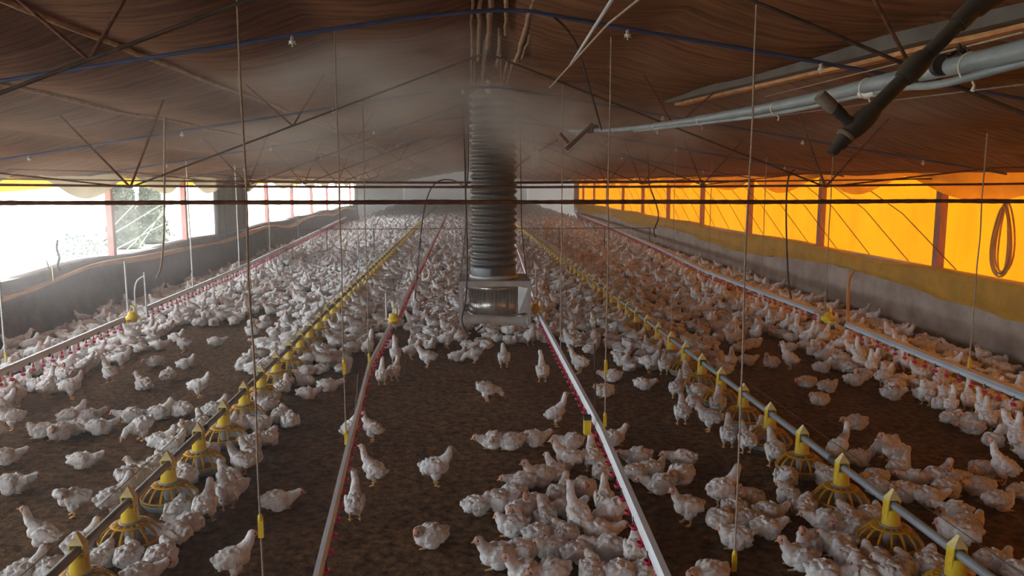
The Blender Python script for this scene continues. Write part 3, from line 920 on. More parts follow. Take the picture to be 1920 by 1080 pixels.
# ================================================================== WATER LINES
HW = 0.42
def drip_cup():
    b = MB()
    b.lathe([(0.0075, 0.0), (0.0075, -0.03), (0.011, -0.032), (0.011, -0.045), (0.004, -0.05)], seg=8)
    b.lathe([(0.0, -0.083), (0.016, -0.083), (0.025, -0.066), (0.027, -0.066), (0.018, -0.088), (0.0, -0.089)], seg=10)
    for s in (-1, 1):
        b.tube([(0, s * 0.009, -0.02), (0, s * 0.014, -0.045), (0, s * 0.022, -0.07)], 0.0035, 4)
    return b.mesh('drip_cup', M_cup)
CUP = drip_cup()
def water_line(pts, label, rail_m, width=0.052, end=46.0):
    pts = [Vector(p) for p in pts]
    root = empty('water_line', pts[0], label, 'water line', 'nipple drinker lines')
    o0 = pts[0]
    # resample
    P_ = [p - o0 for p in pts]
    rail = MB(); pipe = MB()
    def sweep(mb, prof, mi=0):
        vs = []
        n = len(P_)
        for i in range(n):
            a, c = P_[max(0, i - 1)], P_[min(n - 1, i + 1)]
            t = (c - a).normalized()
            sd = Vector((t.y, -t.x, 0)).normalized()
            for (q, h) in prof:
                vs.append(P_[i] + sd * q + Vector((0, 0, h)))
        k = len(prof)
        mb.add(vs, [(i * k + a, i * k + (a + 1) % k, i * k + k + (a + 1) % k, i * k + k + a) for i in range(n - 1) for a in range(k)] + [tuple(range(k))[::-1], tuple(range((n - 1) * k, n * k))], mi)
    h = width / 2
    sweep(rail, [(-h, -0.004), (h, -0.004), (h, 0.028), (h * 0.62, 0.052), (-h * 0.62, 0.052), (-h, 0.028)])
    rail.build('rail', rail_m, root)
    pipe.tube([p + Vector((0, 0, -0.015)) for p in P_], 0.0115, 8)
    # cumulative length
    cum = [0]
    for a, c in zip(P_[:-1], P_[1:]):
        cum.append(cum[-1] + (c - a).length)
    def at(s):
        for i in range(len(P_) - 1):
            if s <= cum[i + 1]:
                return P_[i].lerp(P_[i + 1], (s - cum[i]) / (cum[i + 1] - cum[i])), (P_[i + 1] - P_[i]).normalized()
        return P_[-1], (P_[-1] - P_[-2]).normalized()
    s = 0.1
    i = 0
    while s < min(cum[-1], 24):
        c, t = at(s)
        if i % 2 == 0:
            c2, _ = at(s + 0.1)
            M_ = Matrix.Rotation(-math.atan2(t.x, t.y), 3, 'Z')
            pipe.box(c2 + Vector((0, 0, -0.012)), (width + 0.008, 0.016, 0.036), 1, M_)
        s += 0.2; i += 1
    pipe.build('pipe', [M_rail, M_clip], root)
    return root, at, cum[-1]
def add_cups(root, at, total, done, start=0.1):
    s = start
    rest = MB()
    cupv = [v.co.copy() for v in CUP.vertices]
    cupf = [tuple(p.vertices) for p in CUP.polygons]
    n = done
    while s < total:
        c, t = at(s)
        rz = -math.atan2(t.x, t.y)
        if n < 100:
            o = bpy.data.objects.new('drip_cup', CUP)
            COL.objects.link(o)
            o.parent = root
            o.location = c + Vector((0, 0, -0.022))
            o.rotation_euler = (0, 0, rz)
            n += 1
        else:
            R = Matrix.Rotation(rz, 3, 'Z')
            rest.add([R @ v + c + Vector((0, 0, -0.022)) for v in cupv], cupf)
        s += 0.2
    if rest.v:
        o = rest.build('distant_drip_cups', M_cup, root)
        o['kind'] = 'stuff'
    return n
def wpts(pix, near_y=None, far_y=None):
    P_ = [G(px, py, HW) for px, py in pix]
    if near_y is not None:
        d = (P_[1] - P_[0]) / (P_[1].y - P_[0].y)
        P_.insert(0, P_[0] + d * (near_y - P_[0].y))
    if far_y is not None:
        d = (P_[-1] - P_[-2]) / (P_[-1].y - P_[-2].y)
        P_.append(P_[-1] + d * (far_y - P_[-1].y))
    out = [P_[0]]
    for a, c in zip(P_[:-1], P_[1:]):
        n = max(1, int((c - a).length / 0.6))
        for k in range(1, n + 1):
            q = a.lerp(c, k / n)
            out.append(q)
    return out
WL = [
    ('near', [(5, 700), (120, 650), (232, 601)], 4.2, None, 'white drinker line with red cups beside the dark sackcloth wall, before its regulator', M_rail, 0.045),
    ('far', [(272, 582), (450, 505), (560, 452), (640, 412)], None, 40, 'white drinker line with red cups beside the dark sackcloth wall, beyond its regulator', M_rail, 0.045),
    ('near', [(597, 1080), (652, 850), (692, 690), (733, 612)], 3.0, None, 'dusty white drinker line before the heater, between feed pipe and bare litter', M_rail, 0.036),
    ('far', [(747, 586), (800, 478), (838, 402)], None, 30, 'dusty drinker line continuing beyond its regulator toward the looped cable', M_rail, 0.036),
    ('near', [(1243, 1080), (1130, 815), (1050, 665), (1011, 592)], 3.0, None, 'straight white drinker line running up to the corner of the heater box', M_rail, 0.05),
    ('far', [(1001, 560), (975, 480), (952, 425)], None, 30, 'drinker line passing behind the black duct', M_rail, 0.05),
    ('near', [(1920, 745), (1750, 676), (1593, 612)], 5.2, None, 'broad pale drinker line by the concrete wall, before its gap', M_railgrey, 0.13),
    ('far', [(1535, 588), (1385, 533), (1325, 510), (1240, 468), (1150, 428), (1080, 400)], None, 40, 'broad pale drinker line by the concrete wall, beyond its gap', M_railgrey, 0.13),
]
WLPTS = []
for _, pix, ny, fy, lb, m_, wd in WL:
    pts = wpts(pix, ny, fy)
    WLPTS.append(pts)
    r_, at_, tot = water_line(pts, lb, m_, wd)
    add_cups(r_, at_, min(tot, 34), 0)

# yellow pressure regulators with breather tubes in the gaps
def regulator(p, label, tubes):
    root = empty('pressure_regulator', p, label, 'regulator', 'yellow regulators of the drinker lines')
    b = MB()
    b.lathe([(0, -0.06), (0.05, -0.055), (0.075, -0.02), (0.085, 0.0), (0.085, 0.02), (0.06, 0.03), (0.045, 0.075), (0.03, 0.085), (0, 0.087)], (0, 0, 0), 16)
    b.tube([(-0.02, -0.16, -0.03), (0.0, 0.16, -0.03)], 0.024, 8)
    b.build('body', M_yellow, root)
    b = MB(); b.tube([(0.03, 0, 0.06), (0.035, 0, 0.14), (-0.01, 0.01, 0.16)], 0.018, 8); b.build('valve', M_palecap, root)
    for (dx, dy, h, bend) in tubes:
        b = MB()
        if bend:
            b.tube(poly([(dx, dy, 0), (dx - 0.01, dy, h * 0.55), (dx + 0.03, dy, h * 0.86), (dx + 0.14, dy, h)], 6), 0.011, 8)
        else:
            b.tube([(dx, dy, 0), (dx, dy, h)], 0.012, 8)
        b.build('breather_tube', M_white, root)
regulator(G(248, 596, HW), 'yellow regulator beside the dark sackcloth wall under pale tubes', ((-0.05, 0, 0.75, False), (0.02, 0.1, 0.55, True), (0.17, 0.05, 0.6, False)))
regulator(G(739, 600, HW), 'yellow regulator on the dusty drinker line near the heater', ((-0.1, 0.02, 0.35, False),))
regulator(G(1003, 580, HW), 'yellow regulator at the corner of the heater box', ((0.02, 0.05, 0.55, False),))
regulator(G(1553, 597, HW), 'yellow regulator in the gap of the broad drinker line', ())
b = MB(); b.tube(poly([G(1590, 606, HW), D(1590, 560, 10.4), D(1592, 525, 10.4), D(1600, 508, 10.4)], 6), 0.02, 8)
tag(b.build('stand_tube', M_tan), 'bent tan tube standing at the end of the broad line', 'tube')
b = MB(); b.tube([D(1515, 592, 10.9), D(1530, 588, 10.9), D(1543, 580, 10.9)], 0.012, 6)
tag(b.build('end_wire', M_black), 'short dark wire hooked over the broad drinker line end', 'wire')
# black handle box on the straight line
root = empty('line_winch', G(1101, 800, HW), 'yellow and black clip box on the straight white line', 'clip')
b = MB(); b.box((0, 0, 0.0), (0.05, 0.05, 0.11)); b.build('body', M_yellow, root)
b = MB(); b.box((0, 0, 0.07), (0.055, 0.055, 0.03)); b.build('cap', M_black, root)

# ================================================================== HANGING CORDS
def hang(foot, label, r=0.0045, m_=M_cord, toggles=(), top=None, tog_m=M_yellow, wob=0.01):
    foot = Vector(foot)
    zt = (lining(foot.x, foot.y) - 0.01) if top is None else top
    root = empty('suspension_rope', foot, label, 'cord', 'hanging cords')
    H = zt - foot.z
    b = MB()
    pts = [(wob * mnoise.noise(Vector((i * 0.3, foot.x, foot.y))) * math.sin(PI * i / 20), 0, H * i / 20) for i in range(21)]
    b.tube(pts, r, 6)
    b.build('cord', m_, root)
    for z in toggles:
        b = MB()
        b.box((0, 0, z - foot.z), (0.022, 0.012, 0.085))
        b.ell((0, 0, z - foot.z + 0.045), (0.012, 0.01, 0.02), nu=8, nv=6)
        b.build('cord_adjuster', tog_m, root)
f1 = D(489, 990, 3.3)
hang((f1.x, f1.y, 0.42), 'nearest hanging cord over the dark litter left of the dusty drinker line', 0.0042, toggles=(f1.z,))
f2 = D(1377, 1055, 3.5)
hang((f2.x, f2.y, 0.42), 'long hanging cord over the dark litter beside the straight drinker line', 0.0042, toggles=(f2.z,))
c3 = G(1134, 812, HW)
hang((c3.x, c3.y, HW + 0.05), 'hanging cord tied to the straight drinker line beside its clip box', 0.0050, toggles=(HW + 0.09, D(1133, 690, c3.y).z))
c4 = G(1051, 663, HW)
hang((c4.x, c4.y, HW + 0.05), 'hanging cord tied to the straight drinker line halfway to heater', 0.006)
c5 = G(655, 838, HW)
hang((c5.x - 0.02, c5.y, HW + 0.05), 'hanging cord tied to the dusty drinker line above standing birds', 0.0045, toggles=(HW + 0.06, D(643, 690, c5.y).z))
c6 = G(692, 688, HW)
hang((c6.x, c6.y, HW + 0.05), 'hanging cord tied at the bend of the dusty drinker line', 0.005, toggles=(HW + 0.07,))
c7 = G(12, 690, HW)
hang((c7.x, c7.y, HW + 0.05), 'white hanging cord on the drinker line beside the sackcloth wall', 0.008, M_whitecord, toggles=(HW + 0.1,))
c8 = G(362, 545, HW)
hang((c8.x, c8.y, HW + 0.05), 'pale hanging cord on the sackcloth side line, beyond the regulator', 0.010, M_whitecord)
c9 = G(449, 505, HW)
hang((c9.x, c9.y, HW + 0.05), 'pale hanging cord on the sackcloth side line, second beyond the regulator', 0.010, M_whitecord)
c10 = G(507, 478, HW)
hang((c10.x, c10.y, HW + 0.05), 'pale hanging cord on the sackcloth side line, third beyond the regulator', 0.010, M_cord)
c11 = G(1816, 702, HW)
hang((c11.x, c11.y, HW + 0.05), 'hanging cord on the broad drinker line before its gap', 0.006, toggles=(HW + 0.1,))
c12 = G(1546, 590, HW)
hang((c12.x, c12.y, HW + 0.05), 'hanging cord in the gap of the broad drinker line', 0.007)
c13 = G(1427, 548, HW)
hang((c13.x, c13.y, HW + 0.05), 'hanging cord on the broad drinker line beyond its gap', 0.007)
c14 = G(1328, 512, HW)
hang((c14.x, c14.y, HW + 0.05), 'hanging cord at the kink of the broad drinker line', 0.007)
c15 = G(560, 452, HW)
hang((c15.x, c15.y, HW + 0.05), 'pale hanging cord on the sackcloth side line near the fence', 0.011)
c16 = lines['left'](15.5); hang((c16.x, c16.y, HP + 0.03), 'hanging cord on the dusty feed pipe', 0.007)
c17 = lines['right'](9.4); hang((c17.x, c17.y, HP + 0.03), 'hanging cord on the clean feed pipe before the fence', 0.004)
c18 = lines['left'](7.6); hang((c18.x, c18.y, HP + 0.03), 'hanging cord on the dusty feed pipe among the nearer birds', 0.004)
# loose cable at the open side and others
b = MB(); b.tube(poly([D(308, 168, 8.5), D(308, 400, 8.5), D(305, 470, 8.5), D(301, 503, 8.5), D(294, 521, 8.5)], 8), 0.010, 6)
tag(b.build('loose_cable', M_cord), 'pale loose cable dangling before the open side with curled end', 'cable')
b = MB(); b.tube(poly([D(1490, 318, 11.5), D(1478, 335, 11.5), D(1474, 400, 11.5), D(1478, 520, 11.5), D(1487, 575, 11.5)], 8), 0.013, 6)
tag(b.build('loose_cable', M_black), 'dark loose cable dangling before the yellow curtain', 'cable')
b = MB(); b.tube(poly([D(1214, 280, 15), D(1216, 322, 15), D(1217, 345, 15), D(1231, 385, 15), D(1234, 410, 15), D(1226, 432, 15), D(1229, 445, 15)], 8), 0.013, 6)
tag(b.build('loose_cable', M_black), 'dark curling cable hanging before the far yellow curtain', 'cable')
b = MB(); b.tube(poly([WX(108, 450, XL + 0.15), WX(106, 466, XL + 0.16), WX(111, 482, XL + 0.18), WX(108, 498, XL + 0.19), WX(113, 506, XL + 0.19)], 6), [0.012 + 0.006 * abs(math.sin(i * 1.7)) for i in range(25)], 7)
tag(b.build('twisted_rag', M_black), 'black twisted rag hanging over the sill of the open side', 'rag')
b = MB(); b.tube(poly([WX(87, 488, XL + 0.17), WX(90, 497, XL + 0.18), WX(95, 512, XL + 0.2)], 6), 0.007, 6)
tag(b.build('thin_rag', M_black), 'thin black strip beside the twisted rag on the sill', 'rag')
b = MB(); b.tube([WX(98, 500, XL + 0.25), WX(100, 527, XL + 0.25)], 0.008, 6)
tag(b.build('sill_stick', M_palecap), 'yellow stick standing against the sackcloth beside the black rag', 'stick')

# lacing cords
for i in range(20):
    y0 = 10.2 + i * 1.15
    b = MB()
    b.tube([(XR - 0.03, y0 + 3.2, 2.3), (XR - 0.045, y0 + 1.4, 1.72 + 0.03 * math.sin(i)), (XR - 0.05, y0, 1.03)], 0.007, 5)
    tag(b.build('lacing_rope', M_darksteel), f'slanting dark lacing cord across the yellow curtain, {ordw(i + 1)} from near end', 'cord', 'lacing cords on the yellow curtain')
lac = [((300, 385), (160, 470)), ((318, 375), (262, 462)), ((305, 402), (236, 470)), ((310, 418), (205, 474)), ((250, 385), (170, 468)), ((463, 378), (420, 420)), ((458, 386), (430, 418))]
for i, (a, c) in enumerate(lac):
    b = MB(); b.tube([WX(*a, XL - 0.17), WX(*c, XL - 0.16)], 0.012, 5)
    tag(b.build('lacing_rope', M_glowcord), f'white lacing cord slanting in the open side, {ordw(i + 1)} of the bundle near post and cloth', 'cord', 'white lacing cords of the open side')

# coil of hose on the yellow side
cc = WX(1882, 450, XR - 0.09)
root = empty('hose_coil', cc, 'coiled tan hose hanging on the yellow curtain side', 'hose')
rnd = random.Random(3)
b = MB()
pts = []
for i in range(6 * 24):
    a = 2 * PI * i / 24
    tt = i / 144
    pts.append((0.02 * math.sin(a * 0.37) - 0.03 * tt, (0.13 + 0.045 * math.sin(tt * 9)) * math.sin(a) * (1.0 - 0.35 * math.cos(a)), 0.42 * math.cos(a) + 0.03 * math.sin(tt * 12)))
b.tube(pts, 0.011, 7)
b.build('hose', M_tan, root)
b = MB(); b.tube([(0, 0, 0.38), (0.03, 0.0, 0.55)], 0.008, 6); b.build('hook', M_darksteel, root)

# low divider fence across the shed
fy = 24.5
root = empty('divider_fence', (0, fy, 0), 'low thin wire fence dividing the flock across the shed', 'fence')
b = MB(); b.tube([(-5.9, 0, 0.76), (6.0, 0, 0.76)], 0.013, 6); b.build('rail', M_rust, root)
for i in range(9):
    x = -5.6 + i * 1.42
    b = MB(); b.tube([(x, 0, 0), (x, 0, 0.78)], 0.016, 6); b.build('post', M_darksteel, root)
b = MB()
for i in range(80):
    b.tube([(-5.8 + i * 0.147, 0, 0.02), (-5.8 + i * 0.147, 0, 0.75)], 0.0018, 3, caps=False)
b.build('wire_mesh', M_darksteel, root)

# litter stirrer stick
b = MB(); b.tube([D(673, 700, 6.6), D(667, 770, 6.5)], 0.010, 6)
tag(b.build('line_stake', M_darksteel), 'dark stake leaning at the dusty drinker line', 'stake')
b = MB(); b.tube([G(1117, 770, 0.05), D(1115, 645, G(1117, 770, 0.05).y)], 0.008, 6)
tag(b.build('hanging_chain', M_darksteel), 'dark thin chain hanging behind the straight drinker line', 'chain')

# ================================================================== CHICKENS
def rotY(a): return Matrix.Rotation(a, 3, 'Y')
def blob_chicken(pose, seed):
    rnd = random.Random(seed * 7 + len(pose))
    low = pose in ('sit', 'tuck', 'lie')
    bz = {'stand': 0.172, 'tall': 0.178, 'peck': 0.165, 'preen': 0.17, 'sit': 0.083, 'tuck': 0.082, 'lie': 0.076}[pose]
    pitch = math.radians({'stand': 10, 'tall': 30, 'peck': -14, 'preen': 6, 'sit': 10, 'tuck': 4, 'lie': 2}[pose])
    R = rotY(-pitch)                             # front up
    c0 = Vector((0, 0, bz))
    def bp(x, y, z): return c0 + R @ Vector((x, y, z))
    b = MB()
    wide = 1.12 if low else 1.0
    b.ell(bp(0, 0, 0), (0.106, 0.080 * wide, 0.080 if not low else 0.074), R)
    b.ell(bp(0.062, 0, -0.012), (0.066, 0.066 * wide, 0.066), R)
    b.ell(bp(-0.070, 0, 0.006), (0.062, 0.066 * wide, 0.062), R)
    b.ell(bp(-0.116, 0, 0.036), (0.036, 0.034, 0.022), R @ rotY(math.radians(35)))
    for s in (-1, 1):
        wr_ = R @ rotY(math.radians(-6 + rnd.uniform(-6, 6))) @ Matrix.Rotation(s * math.radians(8), 3, 'Z')
        b.ell(bp(-0.012, s * 0.070 * wide, 0.012), (0.082, 0.022, 0.050), wr_)
        b.ell(bp(-0.072, s * 0.066 * wide, 0.010), (0.046, 0.015, 0.028), wr_)
        if low:
            b.ell(bp(0.005, s * 0.062 * wide, -0.045), (0.06, 0.034, 0.034), R)
        else:
            b.ell(bp(0.002, s * 0.042, -0.062), (0.046, 0.033, 0.052), R)
            b.ell(Vector((0.004, s * 0.042, bz - 0.092)), (0.022, 0.02, 0.032))
    # neck and head
    tw = rnd.uniform(-0.25, 0.25)
    if pose == 'stand':
        nk = [bp(0.085, 0, 0.03), Vector((0.118, tw * 0.05, bz + 0.088)), Vector((0.137, tw * 0.1, bz + 0.128))]; hd = Vector((0.150, tw * 0.13, bz + 0.150)); dr0 = Vector((1, tw * 2.2, -0.15))
    elif pose == 'tall':
        nk = [bp(0.075, 0, 0.03), Vector((0.098, 0, bz + 0.115)), Vector((0.110, 0, bz + 0.175)), Vector((0.116, tw * 0.05, bz + 0.205))]; hd = Vector((0.126, tw * 0.06, bz + 0.232)); dr0 = Vector((1, tw, 0.35))
    elif pose == 'peck':
        nk = [bp(0.085, 0, 0.01), Vector((0.150, tw * 0.04, bz - 0.03)), Vector((0.178, tw * 0.08, bz - 0.065))]; hd = Vector((0.198, tw * 0.1, bz - 0.09)); dr0 = Vector((0.8, tw, -0.8))
    elif pose == 'preen':
        nk = [bp(0.085, 0.0, 0.03), Vector((0.120, 0.04, bz + 0.07)), Vector((0.105, 0.085, bz + 0.085))]; hd = Vector((0.075, 0.105, bz + 0.07)); dr0 = Vector((-0.9, 0.1, -0.4))
    elif pose == 'sit':
        nk = [bp(0.085, 0, 0.025), Vector((0.112, tw * 0.05, bz + 0.075)), Vector((0.128, tw * 0.1, bz + 0.105))]; hd = Vector((0.140, tw * 0.12, bz + 0.125)); dr0 = Vector((1, tw * 2.5, -0.1))
    elif pose == 'tuck':
        nk = [bp(0.085, 0, 0.02), Vector((0.105, tw * 0.1, bz + 0.045))]; hd = Vector((0.118, tw * 0.2, bz + 0.066)); dr0 = Vector((0.9, tw * 3, -0.45))
    else:
        nk = [bp(0.09, 0, 0.0), Vector((0.138, tw * 0.1, bz + 0.022)), Vector((0.160, tw * 0.2, bz + 0.034))]; hd = Vector((0.182, tw * 0.26, bz + 0.042)); dr0 = Vector((1, tw * 2, -0.3))
    dr0.normalize()
    rad = [0.054, 0.040, 0.033, 0.030]
    for i in range(len(nk)):
        q = nk[i + 1] if i + 1 < len(nk) else hd
        for t in (0, 0.33, 0.66):
            r_ = rad[i] + (rad[min(i + 1, 3)] - rad[i]) * t
            b.ell(nk[i].lerp(q, t), (r_, r_, r_), nu=12, nv=8)
    zax = Vector((0, 0, 1)); sd = zax.cross(dr0).normalized(); ux = dr0.cross(sd)
    HR = Matrix((dr0, sd, ux)).transposed()
    b.ell(hd, (0.037, 0.030, 0.032), HR, nu=12, nv=8)
    bk = hd + dr0 * 0.039 - ux * 0.004
    b.ell(bk, (0.020, 0.0085, 0.0085), HR @ rotY(math.radians(14)), nu=10, nv=6)
    cb = hd + ux * 0.030 + dr0 * 0.006
    b.ell(cb, (0.013, 0.0055, 0.006), HR, nu=10, nv=6)
    wt = hd - ux * 0.026 + dr0 * 0.020
    b.ell(wt, (0.007, 0.0075, 0.010), HR, nu=8, nv=6)
    # feather clumps
    for i in range(42):
        a = rnd.uniform(-0.75 * PI, 0.75 * PI)
        x = rnd.uniform(-1.0, 0.55)
        q = math.sqrt(max(0.05, 1 - x * x * 0.8))
        n_ = Vector((x * 0.45, math.sin(a), math.cos(a) * 0.9)).normalized()
        p = bp(x * 0.112, math.sin(a) * q * 0.080 * wide, math.cos(a) * q * 0.075)
        if p.z < 0.012: continue
        bk_ = (Vector((-1, rnd.uniform(-0.35, 0.35), rnd.uniform(-0.3, 0.1))))
        nw = (R @ n_)
        lg = (bk_ - nw * bk_.dot(nw)).normalized()
        lg = (lg + nw * rnd.uniform(0.15, 0.75)).normalized()
        y_ = nw.cross(lg).normalized(); z_ = lg.cross(y_)
        FR = Matrix((lg, y_, z_)).transposed()
        s_ = rnd.uniform(0.75, 1.25)
        b.ell(p, (0.031 * s_, 0.019 * s_, 0.0095), FR, nu=9, nv=6)
    legs = []
    if not low:
        for s in (-1, 1):
            hip = Vector((0.004, s * 0.042, bz - 0.10))
            step_ = rnd.uniform(-0.02, 0.02)
            ank = Vector((0.012 + step_, s * 0.045, 0.018))
            kn = hip.lerp(ank, 0.35) + Vector((-0.010, 0, 0))
            b.tube([hip, kn, ank, ank - Vector((0, 0, 0.008))], [0.011, 0.0095, 0.0085, 0.009], 8)
            b.ell(ank, (0.012, 0.011, 0.009), nu=8, nv=6)
            legs += [(hip, kn), (kn, ank)]
            for (ax, ay, ln) in ((1, 0, 0.042), (0.8, 0.55, 0.036), (0.8, -0.55, 0.036), (-1, 0, 0.020)):
                tp_ = ank + Vector((ax, ay, 0)).normalized() * ln
                tp_.z = 0.0065
                b.tube([ank - Vector((0, 0, 0.006)), tp_], [0.0080, 0.0062], 6)
                legs.append((ank, tp_))
    else:
        for s in (-1, 1):
            a_ = Vector((0.05, s * 0.05, 0.012)); t_ = Vector((0.11, s * 0.055, 0.008))
            b.tube([a_, t_], [0.012, 0.007], 6); legs.append((a_ + Vector((0.03, 0, 0)), t_))
    me = b.mesh('blob', M_feather)
    o = bpy.data.objects.new('blob', me)
    COL.objects.link(o)
    md = o.modifiers.new('r', 'REMESH'); md.mode = 'VOXEL'; md.voxel_size = 0.0046; md.use_smooth_shade = True
    md = o.modifiers.new('s', 'SMOOTH'); md.factor = 0.5; md.iterations = 2
    dg = bpy.context.evaluated_depsgraph_get()
    out = bpy.data.meshes.new_from_object(o.evaluated_get(dg))
    bpy.data.objects.remove(o)
    # feather relief and material per face
    n = len(out.vertices)
    co = np.empty(n * 3, np.float32); out.vertices.foreach_get('co', co); co = co.reshape(-1, 3)
    nr = np.empty(n * 3, np.float32); out.vertices.foreach_get('normal', nr); nr = nr.reshape(-1, 3)
    def segd(P, a, c):
        a = np.array(a); c = np.array(c); d = c - a
        t = np.clip(((P - a) @ d) / max(1e-9, d @ d), 0, 1)
        return np.linalg.norm(P - (a + t[:, None] * d), axis=1)
    hdn = np.array(hd)
    dh = np.linalg.norm(co - hdn, axis=1)
    dl = np.full(n, 9.0)
    for a, c in legs:
        dl = np.minimum(dl, segd(co, a, c))
    amp = np.clip((dh - 0.03) / 0.05, 0.12, 1) * np.where((dl < 0.016) & (co[:, 2] < bz - 0.085 + (0.3 if low else 0)), 0.0, 1.0)
    off = np.array([0.0045 * mnoise.noise(Vector(p) * 34 + Vector((seed, 0, 0))) + 0.0020 * abs(mnoise.noise(Vector((p[0] * 60, p[1] * 110, p[2] * 110)) + Vector((0, seed, 0)))) for p in co.tolist()], np.float32)
    co += nr * (off * amp)[:, None]
    zlo = co[:, 2].min()
    co[:, 2] -= zlo
    out.vertices.foreach_set('co', co.ravel())
    F_ = len(out.polygons)
    ce_ = np.empty(F_ * 3, np.float32); out.polygons.foreach_get('center', ce_); ce_ = ce_.reshape(-1, 3)
    ce_ = ce_ - np.array((0, 0, 0))
    raw = ce_ + np.array((0, 0, zlo))
    mi = np.zeros(F_, np.int32)
    hl = (raw - hdn)
    along = hl @ np.array(dr0)
    dist = np.linalg.norm(hl, axis=1)
    mi[(dist < 0.04) & (along > 0.006)] = 1
    dlf = np.full(F_, 9.0)
    for a, c in legs:
        dlf = np.minimum(dlf, segd(raw, a, c))
    mi[(dlf < 0.0155) & (raw[:, 2] < (0.02 if low else bz - 0.088))] = 2
    mi[(segd(raw, bk, bk + dr0 * 0.02) < 0.0125)] = 2
    mi[(np.linalg.norm((raw - np.array(cb + ux * 0.004)) @ np.array(HR) / np.array((0.014, 0.009, 0.007)), axis=1) < 1)] = 3
    mi[(np.linalg.norm(raw - np.array(wt - ux * 0.003), axis=1) < 0.0105)] = 3
    for s in (-1, 1):
        e = np.array(hd + dr0 * 0.013 + sd * s * 0.0255 + ux * 0.006)
        mi[np.linalg.norm(raw - e, axis=1) < 0.0062] = 4
    out.materials.clear()
    for m_ in CH_MATS:
        out.materials.append(m_)
    out.polygons.foreach_set('material_index', mi)
    out.polygons.foreach_set('use_smooth', [True] * F_)
    out.name = 'chicken'
    out.update()
    return out
POSES = ['stand', 'tall', 'peck', 'preen', 'sit', 'tuck', 'lie']
VAR = {p: [blob_chicken(p, s) for s in ((1, 2) if p in ('stand', 'tall', 'sit', 'tuck', 'lie') else (1,))] for p in POSES}

def decimated(me, faces):
    o = bpy.data.objects.new('tmp', me)
    COL.objects.link(o)
    md = o.modifiers.new('d', 'DECIMATE')
    md.ratio = faces / (2 * len(me.polygons))
    dg = bpy.context.evaluated_depsgraph_get()
    out = bpy.data.meshes.new_from_object(o.evaluated_get(dg))
    bpy.data.objects.remove(o)
    n = len(out.vertices)
    co = np.empty(n * 3, np.float32); out.vertices.foreach_get('co', co)
    out.calc_loop_triangles()
    t = np.empty(len(out.loop_triangles) * 3, np.int32); out.loop_triangles.foreach_get('vertices', t)
    pi = np.empty(len(out.loop_triangles), np.int32); out.loop_triangles.foreach_get('polygon_index', pi)
    mi = np.empty(len(out.polygons), np.int32); out.polygons.foreach_get('material_index', mi)
    bpy.data.meshes.remove(out)
    return co.reshape(-1, 3), t.reshape(-1, 3), mi[pi]

